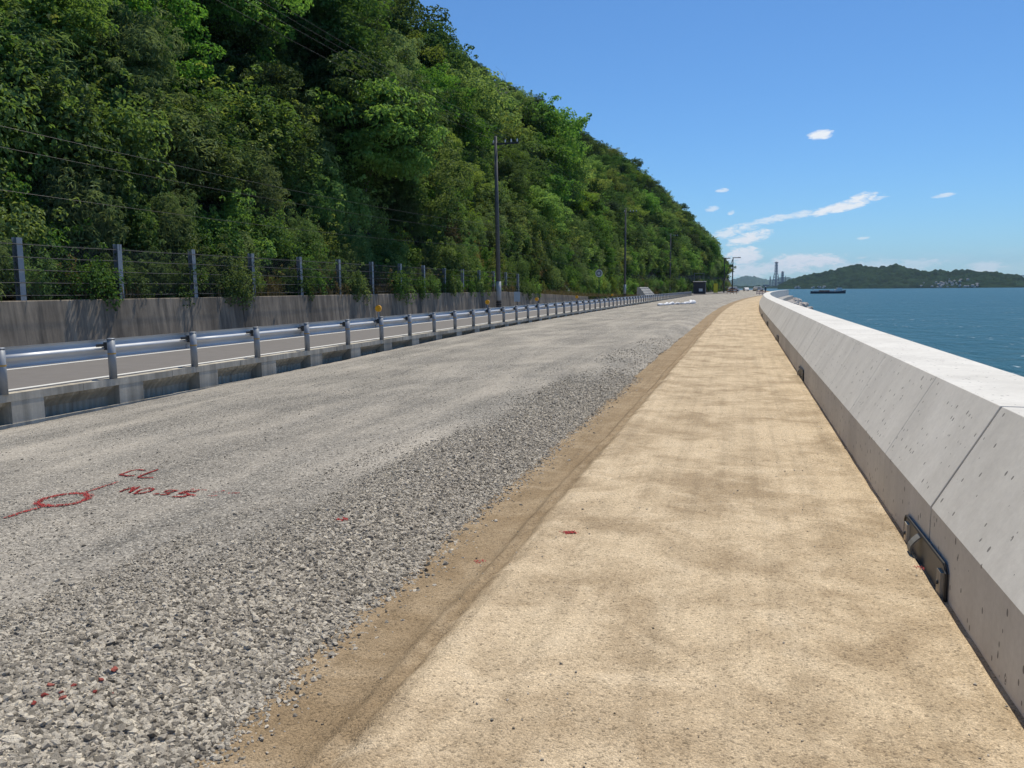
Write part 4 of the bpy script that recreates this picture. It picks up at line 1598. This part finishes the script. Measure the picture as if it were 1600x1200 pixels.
p = on_x(936, 427, -15.2)
t = empty('road_sign', (p[0], p[1], .05))
MB().tube([(0, 0, 0), (0, 0, p[2] + .35)], .035, 8).build('post', M['dark_steel'], t)
mb = MB()
disc(mb, (0, p[2] - .05), .42, -.05, -.04)
mb.build('sign_plate', M['white'], t)
mb = MB()
disc(mb, (0, p[2] - .05), .31, -.056, -.052)
mb.build('ring_face', M['steel_post'], t)
mb = MB()
disc(mb, (0, p[2] - .05), .16, -.062, -.058)
mb.build('centre_face', M['white'], t)
t.rotation_euler = (0, 0, R(-8))
tag(t, 'round weathered road sign on a thin post before the trees', 'road sign')

p = on_x(808, 465, -15.5)
t = empty('notice_board', (p[0], p[1], .08), R(10))
MB().tube([(0, 0, 0), (0, 0, 1.35)], .03, 8).build('post', M['dark_steel'], t)
MB().box(-.22, .22, -.05, -.035, .62, 1.32).build('panel', plain('pale_blue_board', (.50, .58, .64), .5, var=.03), t)
tag(t, 'pale upright notice board before the retaining wall next to the utility pole', 'sign board')

a = on_x(1013, 456, -14.6)
t = empty('concrete_slab', (-14.2, 128, 0))
mb = MB()
mb.add([(0, -5, -.1), (0, 9, -.1), (-1.6, 8, 1.75), (-1.6, -3.8, 1.75), (-1.9, -5, -.1), (-1.9, 9, -.1), (-1.9, 8, 1.75), (-1.9, -3.8, 1.75)],
       [(0, 1, 2, 3), (7, 6, 5, 4), (0, 3, 7, 4), (1, 5, 6, 2), (3, 2, 6, 7)])
mb.build('slope_face', M['conc'], t)
for q in range(4):
    zq = .3 + q * .4
    MB().box(-1.6 * (zq + .1) / 1.85 - .03, -1.6 * (zq + .1) / 1.85 + .035, -4.2, 8.2, zq, zq + .05).build('course_lip', M['conc'], t)
tag(t, 'sloped pale concrete slab with horizontal courses at the hill foot', 'concrete slab')

t = empty('slope_apron', (-16.6, 81, .6))
mb = MB()
mb.add([(0, -4, 0), (0, 4, 0), (-1.5, 3.0, 2.3), (-1.5, -3.5, 2.0), (-1.9, -4, 0), (-1.9, 4, 0), (-1.9, 3, 2.2), (-1.9, -3.5, 1.9)], [(0, 1, 2, 3), (7, 6, 5, 4), (0, 3, 7, 4), (1, 5, 6, 2), (3, 2, 6, 7)])
mb.build('apron_face', M['conc'], t)
MB().box(-.9, -.55, -.5, .1, .9, 1.7).build('drain_cover', M['pole_band'], t)
tag(t, 'rough grey concrete apron under the trees at the retaining wall end', 'concrete apron')

# white lumpy tube lying on the gravel
A = [ground_pt(*q) for q in ((1028, 478), (1040, 477), (1048, 476.4), (1058, 476), (1066, 475.8), (1074, 475), (1080, 474.4), (1083, 474))]
r = np.random.default_rng(2)
P = []
for a, b in zip(A[:-1], A[1:]):
    for q in range(6):
        P.append(a + (b - a) * q / 6 + np.array([r.normal(0, .05), 0, .09]))
c0 = P[0].copy()
c0[2] -= .09
rr = [max(.06, .11 + .05 * math.sin(i * 1.1) + r.normal(0, .03)) + (.10 if i > len(P) - 8 else 0) for i in range(len(P))]
o = MB().tube([p - c0 for p in P], rr, 8).build('silt_sock', M['tarp'], None, True, loc=tuple(c0))
tag(o, 'long lumpy white fabric tube lying on the gravel near the guardrail', 'fabric tube')

# dark shed with a white notice under the last trees
p = on_y(1093, 458, 190)
t = empty('storage_shed', (p[0], 190, -.05), R(0))
MB().box(-1.4, 1.4, -1.2, 1.2, 0, 2.9).build('wall', M['darkbox'], t)
MB().add([(-1.55, -1.35, 2.9), (1.55, -1.35, 2.9), (1.55, 1.35, 3.1), (-1.55, 1.35, 3.1), (-1.55, -1.35, 2.98), (1.55, -1.35, 2.98), (1.55, 1.35, 3.18), (-1.55, 1.35, 3.18)],
         [(3, 2, 1, 0), (4, 5, 6, 7), (0, 1, 5, 4), (1, 2, 6, 5), (2, 3, 7, 6), (3, 0, 4, 7)]).build('roof', M['darkbox'], t)
MB().box(-.1, .75, -1.24, -1.205, .75, 1.4).build('notice', M['white'], t)
for q in (-1.2, 1.0):
    MB().tube([(q, -1.1, 3.0), (q, -1.1, 5.1)], .05, 6).build('frame_post', M['farsteel'], t)
MB().tube([(-1.2, -1.1, 5.0), (1.0, -1.1, 5.0)], .04, 6).build('frame_rail', M['farsteel'], t)
tag(t, 'dark shed with a white notice under the trees where the guardrail ends', 'shed')

p = on_y(1118, 457, 205)
t = empty('display_board', (p[0], 205, 0))
MB().box(-.5, .5, -.03, .03, .25, 2.6).build('panel', M['yellow'], t)
for q in (-.4, .4):
    MB().box(q - .04, q + .04, .03, .09, -.02, 2.5).build('leg', M['dark_steel'], t)
tag(t, 'upright yellow board standing at the wood edge', 'board')


def barricade(px0, px1, py, dist, hgt, mat, label, n, name='barricade'):
    a, b = on_y(px0, py, dist), on_y(px1, py, dist)
    t = empty(name, ((a[0] + b[0]) / 2, dist, 0))
    L = abs(b[0] - a[0])
    for z in (.45, .85):
        MB().box(-L / 2, L / 2, -.03, .03, hgt * z - .12, hgt * z + .06).build('rail', mat, t)
    for q in np.linspace(-L / 2, L / 2, n):
        MB().box(q - .05, q + .05, -.05, .05, -.03, hgt).build('leg', mat, t)
    return tag(t, label, 'barricade')


barricade(1136, 1151, 459, 190, 1.35, M['brown'], 'brown wooden barricade across the far end of the gravel', 4)
barricade(1182, 1196, 460, 166, .8, M['pink'], 'low pale pink barrier closing the end of the sand path', 4)


def car(x, d, rz, col, label, van=False):
    t = empty('parked_car', (x, d, 0), rz)
    m = plain('car_paint', col, .3, 0, .02)
    mb = MB()
    pr = [(-2.1, .35), (-2.15, .8), (-1.9, 1.0), (-1.5, 1.75 if van else 1.45), (1.0 if van else .4, 1.8 if van else 1.48), (1.3, 1.05), (2.05, .9), (2.15, .5), (2.1, .3)]
    n = len(pr)
    mb.add([(y, -.82, z) for y, z in pr] + [(y, .82, z) for y, z in pr], [tuple(range(n))[::-1], tuple(range(n, 2 * n))] + [(i, (i + 1) % n, n + (i + 1) % n, n + i) for i in range(n)])
    bevel(mb.build('body', m, t), .08, 2)
    for s in (-1, 1):
        MB().box(-1.35, .45, s * .825 - .012, s * .825 + .012, 1.05, 1.38).build('side_window', M['glass'], t)
        for y in (-1.35, 1.3):
            MB().tube([(y, s * .70, .32), (y, s * .86, .32)], .32, 14).build('wheel', M['tyre'], t)
    MB().add([(.55, -.7, 1.43), (.55, .7, 1.43), (1.33, .7, 1.08), (1.33, -.7, 1.08)], [(0, 1, 2, 3)]).build('windscreen', M['glass'], t, loc=(.05, 0, .03))
    tag(t, label, 'car')


car(1.3, 318, R(100), (.75, .75, .76), 'white car parked beyond the gravel with its dark side window toward the wood', False)
car(-3.2, 300, R(15), (.70, .70, .72), 'white van parked beside the last trees of the wood', True)
car(6.2, 330, R(20), (.72, .72, .70), 'white van parked behind the low pink barrier', True)
car(4.6, 305, R(90), (.03, .035, .04), 'dark car parked between two white vehicles beyond the gravel', False)


# a standing figure far down the path
def person(x, d, label, rz):
    t = empty('person', (x, d, 0), rz)
    J = {'pel': (0, 0, .95), 'ch': (0, 0, 1.3), 'nk': (0, 0, 1.5), 'hd': (0, .02, 1.6), 'ht': (0, .02, 1.74),
         'ls': (-.19, 0, 1.42), 'le': (-.25, .02, 1.14), 'lh': (-.23, .08, .88), 'rs': (.19, 0, 1.42), 're': (.25, .02, 1.14), 'rh': (.23, .08, .88),
         'lk': (-.1, .02, .5), 'la': (-.11, -.02, .08), 'lt': (-.12, .14, .03), 'rk': (.1, .02, .5), 'ra': (.11, -.02, .08), 'rt': (.12, .14, .03)}
    rad = {'pel': .15, 'ch': .16, 'nk': .06, 'hd': .1, 'ht': .07, 'ls': .07, 'le': .05, 'lh': .04, 'rs': .07, 're': .05, 'rh': .04, 'lk': .075, 'la': .05, 'lt': .04, 'rk': .075, 'ra': .05, 'rt': .04}
    E_ = [('pel', 'ch'), ('ch', 'nk'), ('nk', 'hd'), ('hd', 'ht'), ('ch', 'ls'), ('ls', 'le'), ('le', 'lh'), ('ch', 'rs'), ('rs', 're'), ('re', 'rh'), ('pel', 'lk'), ('lk', 'la'), ('la', 'lt'), ('pel', 'rk'), ('rk', 'ra'), ('ra', 'rt')]
    K = list(J)
    me = bpy.data.meshes.new('body')
    me.from_pydata([J[k] for k in K], [(K.index(a), K.index(b)) for a, b in E_], [])
    o = obj('body', me, None, t)
    me.materials.append(M['cloth'])
    o.modifiers.new('skin', 'SKIN')
    for i, k in enumerate(K):
        me.skin_vertices[0].data[i].radius = (rad[k], rad[k])
        me.skin_vertices[0].data[i].use_root = k == 'pel'
    sb = o.modifiers.new('sub', 'SUBSURF')
    sb.levels = 1
    sb.render_levels = 2
    mb = MB()
    mb.tube([(0, .02, 1.66), (0, .02, 1.72), (0, .02, 1.78), (0, .02, 1.8)], [.13, .125, .08, .02], 12)
    mb.build('helmet', M['white'], t, smooth=True)
    tag(t, label, 'person')


q = on_y(1196, 456, 215)
person(q[0], 215, 'person in dark workwear and white helmet standing beyond the pink barrier', R(170))

# ------------------------------------------------------------------ far shore
def terrain(name, px, tops, dist, base_z, depth, mat, seed, amp, n=160, label=None, nd=14, kind='structure'):
    """a hill range seen across the water: ridge line at a distance, rounded towards and away from us, tree-rough surface"""
    xs = np.linspace(px[0], px[-1], n)
    tp = np.interp(xs, px, tops)
    V = []
    for j in range(nd):
        f_ = j / (nd - 1)
        prof = math.sin(math.pi * f_) ** .8 if f_ not in (0, 1) else 0
        for i in range(n):
            d_ = ray(xs[i], 449)
            d_ = d_ / math.hypot(d_[0], d_[1])
            ridge = dist
            p = CAM + d_ * (dist + (f_ - .5) * depth)
            dt = ray(xs[i], tp[i])
            hr = CAM[2] + dt[2] / math.hypot(dt[0], dt[1]) * dist
            h = max(0, hr - base_z)
            z = base_z + h * prof
            V.append((p[0], p[1], z))
    V = np.array(V)
    bump = amp * (fbm(V[:, 0] / (amp * 5) + seed, V[:, 1] / (amp * 5), 4) + .1)
    hh = V[:, 2] - base_z
    bump = bump + amp * 1.5 * (fbm(V[:, 0] / (amp * 2.2) + seed, V[:, 1] / (amp * 2.2), 2, .7))
    V[:, 2] += bump * np.clip(hh / (amp * 2), 0, 1)
    V[:, 2] -= np.where(hh <= 0.01, 4, 0)
    i = np.arange(nd - 1)[:, None] * n + np.arange(n - 1)[None]
    F = np.stack([i, i + 1, i + n + 1, i + n], -1).reshape(-1, 4)
    return tag(obj(name, big_mesh(name, V, F, True), mat), kind=kind)


terrain('island', [1215, 1225, 1245, 1260, 1275, 1290, 1305, 1325, 1337, 1350, 1365, 1380, 1395, 1405, 1420, 1440, 1465, 1485, 1500, 1520, 1535, 1550, 1570, 1590, 1610, 1650, 1700],
        [447, 443, 436, 431, 428, 426.5, 424, 418, 416, 416.5, 419, 418, 416, 417, 421, 424.5, 426, 428, 426, 425, 426, 428.5, 431, 433, 440, 442, 446],
        2500, SEA_Z, 700, M['island'], 3, 7.0, 620, nd=50)
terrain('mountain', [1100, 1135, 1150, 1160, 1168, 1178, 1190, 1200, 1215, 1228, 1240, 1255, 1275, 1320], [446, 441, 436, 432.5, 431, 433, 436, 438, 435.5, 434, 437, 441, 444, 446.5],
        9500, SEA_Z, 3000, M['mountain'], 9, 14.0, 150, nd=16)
terrain('coastal_plain', [1060, 1100, 1180, 1235, 1262], [447.6, 447.2, 447.0, 447.2, 449], 3600, SEA_Z, 900, M['island'], 5, 6.0, 120, nd=8)


def far_pt(px, dist):
    d = ray(px, 449)
    d = d / math.hypot(d[0], d[1])
    return CAM + d * dist


def px_h(py_top, px, dist):
    d = ray(px, py_top)
    return CAM[2] + d[2] / math.hypot(d[0], d[1]) * dist


def chimney(px, top, dist, r0, r1, label, lattice=False):
    p = far_pt(px, dist)
    h = px_h(top, px, dist) - SEA_Z
    t = empty('chimney_tower' if lattice else 'chimney', (p[0], p[1], SEA_Z))
    MB().tube([(0, 0, 0), (0, 0, h)], [r1 * .6, r1 * .5] if lattice else [r1, r1 * .8], 12).build('flue', M['farsteel'], t)
    if lattice:
        for sx, sy in ((-1, -1), (1, -1), (1, 1), (-1, 1)):
            MB().tube([(sx * r0, sy * r0, 0), (sx * r1 * 1.15, sy * r1 * 1.15, h * .62), (sx * r1, sy * r1, h * .96)], [1.3, 1.0, .8], 5).build('leg', M['farsteel'], t)
        mb = MB()
        L = 9
        lv = [(h * .96 * i / L, np.interp(i / L, [0, .65, 1], [r0, r1 * 1.15, r1])) for i in range(L + 1)]
        for (za, ra), (zb, rb) in zip(lv[:-1], lv[1:]):
            cs = [(-1, -1), (1, -1), (1, 1), (-1, 1)]
            for q in range(4):
                (ax, ay), (bx, by) = cs[q], cs[(q + 1) % 4]
                mb.tube([(ax * ra, ay * ra, za), (bx * rb, by * rb, zb)], .5, 4, False)
                mb.tube([(bx * ra, by * ra, za), (ax * rb, ay * rb, zb)], .5, 4, False)
                mb.tube([(ax * rb, ay * rb, zb), (bx * rb, by * rb, zb)], .6, 4, False)
        mb.build('bracing', M['farsteel'], t)
        MB().tube([(0, 0, h * .965), (0, 0, h * .985)], r1 * 1.5, 12).build('platform', M['farsteel'], t)
    tag(t, label, 'chimney')


chimney(1212, 409, 3400, 17, 5, 'tallest lattice framed chimney tower across the bay', True)
chimney(1222, 424, 3500, 8, 4.4, 'shorter lattice framed chimney tower right of the tallest one', True)
chimney(1203, 432, 3400, 3, 2.6, 'slim plain chimney beside the tallest lattice tower')
chimney(1227, 431, 3500, 2, 1.6, 'thin short stack next to the plant conveyor')
for (x0, x1, tp, label) in ((1216, 1225, 441, 'low grey plant building at the foot of the lattice chimneys'), (1226, 1237, 440, 'grey plant hall with raised conveyor beside the chimneys'),
                            (1192, 1201, 445, 'long low plant shed left of the chimneys'), (1238, 1250, 445, 'small grey plant building at the wooded island edge')):
    a, b = far_pt(x0, 3350), far_pt(x1, 3350)
    h = px_h(tp, x0, 3350) - SEA_Z
    L = np.linalg.norm(b - a)
    t = empty('plant_building', tuple(((a + b) / 2)[:2]) + (SEA_Z,), -math.atan2(a[0], a[1]))
    MB().box(-L / 2, L / 2, -12, 12, 0, h * .8).build('wall', M['farsteel'], t)
    MB().box(-L / 2 - 1, L / 2 + 1, -13, 13, h * .8, h).build('roof', M['farroof'], t)
    tag(t, label, 'building')

# village houses at the island foot
rng = np.random.default_rng(23)
hm = MB().box(-4, 4, -3, 3, 0, 4).mesh('wall')
hm.materials.append(M['farbuild'])
rm = MB().add([(-4.5, -3.5, 4.003), (4.5, -3.5, 4.003), (4.5, 3.5, 4.003), (-4.5, 3.5, 4.003), (-4.5, 0, 6.2), (4.5, 0, 6.2)], [(3, 2, 1, 0), (0, 1, 5, 4), (2, 3, 4, 5), (1, 2, 5), (3, 0, 4)]).mesh('roof')
rm.materials.append(M['farroof'])
for k in range(62):
    if k < 50:
        px = float(np.clip(rng.normal(1480, 24), 1432, 1527))
        up_ = rng.random() ** 1.6 * np.interp(px, [1430, 1455, 1500, 1525], [.4, 1, 1, .9])
    else:
        px = rng.uniform(1238, 1290)
        up_ = rng.random() * .15
    dist = 2152 + 90 * up_
    p = far_pt(px, dist)
    z = SEA_Z + 1.5 + 20 * up_
    t = empty('village_house', (p[0], p[1], z), rng.uniform(0, 3.14))
    s = rng.uniform(.4, .75) * (1.9 if k in (3, 9) else 1)
    t.scale = (s, s, s)
    obj('wall', hm, None, t, (0, 0, -1), None, (1, 1, 1.25))
    obj('roof', rm, None, t)
    tag(t, 'small pale house with grey roof in the village at the island foot' if k < 50 else 'small pale house with grey roof on the low shore near the chimneys', 'house',
        'village houses at the island foot' if k < 50 else 'houses on the low shore')

# coaster on the water
p0 = far_pt(1294, 700)
t = empty('cargo_ship', (p0[0], p0[1], SEA_Z), -YAW + R(24))
mb = MB()
sec = []
for y in np.linspace(-14, 14, 15):
    wv = 2.9 * (1 - max(0, abs(y) - 8) ** 2 / 40)
    sh = 1.75 + .02 * max(0, y - 6) ** 2 + .012 * max(0, -y - 8) ** 2
    sec.append((y, max(.25, wv), sh))
b = 0
for (y, wv, sh) in sec:
    mb.v += [(y, -wv * .8, -.6), (y, -wv, sh), (y, wv, sh), (y, wv * .8, -.6)]
for i in range(len(sec) - 1):
    for q in range(3):
        mb.f.append((i * 4 + q, (i + 1) * 4 + q, (i + 1) * 4 + q + 1, i * 4 + q + 1))
mb.f += [(0, 1, 2, 3), tuple(len(mb.v) - 4 + q for q in (3, 2, 1, 0))]
mb.build('hull', M['hull'], t)
dk = MB().box(5.5, 11, -1.9, 1.9, 1.7, 3.6).box(7, 10.6, -1.6, 1.6, 3.6, 4.8).build('deckhouse', M['deckhouse'], t)
MB().box(6.95, 7.02, -1.4, 1.4, 3.95, 4.5).build('bridge_window', M['glass'], dk)
for y in (-9.5, -5.2, -.9, 3.0):
    MB().box(y - 1.8, y + 1.6, -1.9, 1.9, 1.7, 2.75).build('hatch_cover', M['hatch'] if y in (-5.2, -.9) else M['deckhouse'], t)
MB().tube([(8.5, 0, 4.8), (8.5, 0, 7.2)], .1, 6).build('mast', M['farsteel'], t)
MB().tube([(-12.0, 0, 1.9), (-12.0, 0, 5.0)], .1, 6).build('foremast', M['farsteel'], t)
tag(t, 'small cargo ship with dark blue hull and pale deckhouse on the water', 'ship')

# high bridge running behind the island
t = empty('sea_bridge', (0, 0, SEA_Z))
pa, pb = far_pt(1560, 4200), far_pt(1690, 4000)
t.location = (pa[0], pa[1], SEA_Z)
dv = pb - pa
zt, zb = px_h(430.5, 1590, 4100) - SEA_Z, px_h(432.6, 1590, 4100) - SEA_Z
for nm, z, rr_ in (('upper_deck', zt, 2.0), ('lower_deck', zb, 1.6)):
    MB().tube([(0, 0, z), (dv[0], dv[1], z)], rr_, 6).build(nm, M['farsteel'], t)
for k in range(24):
    f0, f1 = k / 24, (k + 1) / 24
    za, zb2 = (zb, zt) if k % 2 else (zt, zb)
    MB().tube([(dv[0] * f0, dv[1] * f0, za), (dv[0] * f1, dv[1] * f1, zb2)], .8, 4).build('truss_member', M['farsteel'], t)
for f0 in (.05, .22, .40, .6, .8, .97):
    MB().box(-5, 5, -5, 5, -2, zb - 1).build('pier', M['conc'], t, loc=(dv[0] * f0, dv[1] * f0, 0))
tag(t, 'distant double deck truss bridge behind the island end', 'bridge')

# ------------------------------------------------------------------ haze
hz = bpy.data.materials.new('sea_air')
hz.use_nodes = True
h = NT(hz.node_tree)
ho = h.n('ShaderNodeOutputMaterial')
hv = h.n('ShaderNodeVolumePrincipled', ins={'Density': 0.00005, 'Color': (.55, .75, 1.0, 1), 'Anisotropy': 0.2})
h.link(hv.outputs[0], ho.inputs['Volume'])
hb = MB().box(-14000, 14000, -14000, 14000, -10, 420).build('haze', hz)
tag(hb, 'thin pale summer sea haze over the whole bay', 'haze', None, 'stuff')
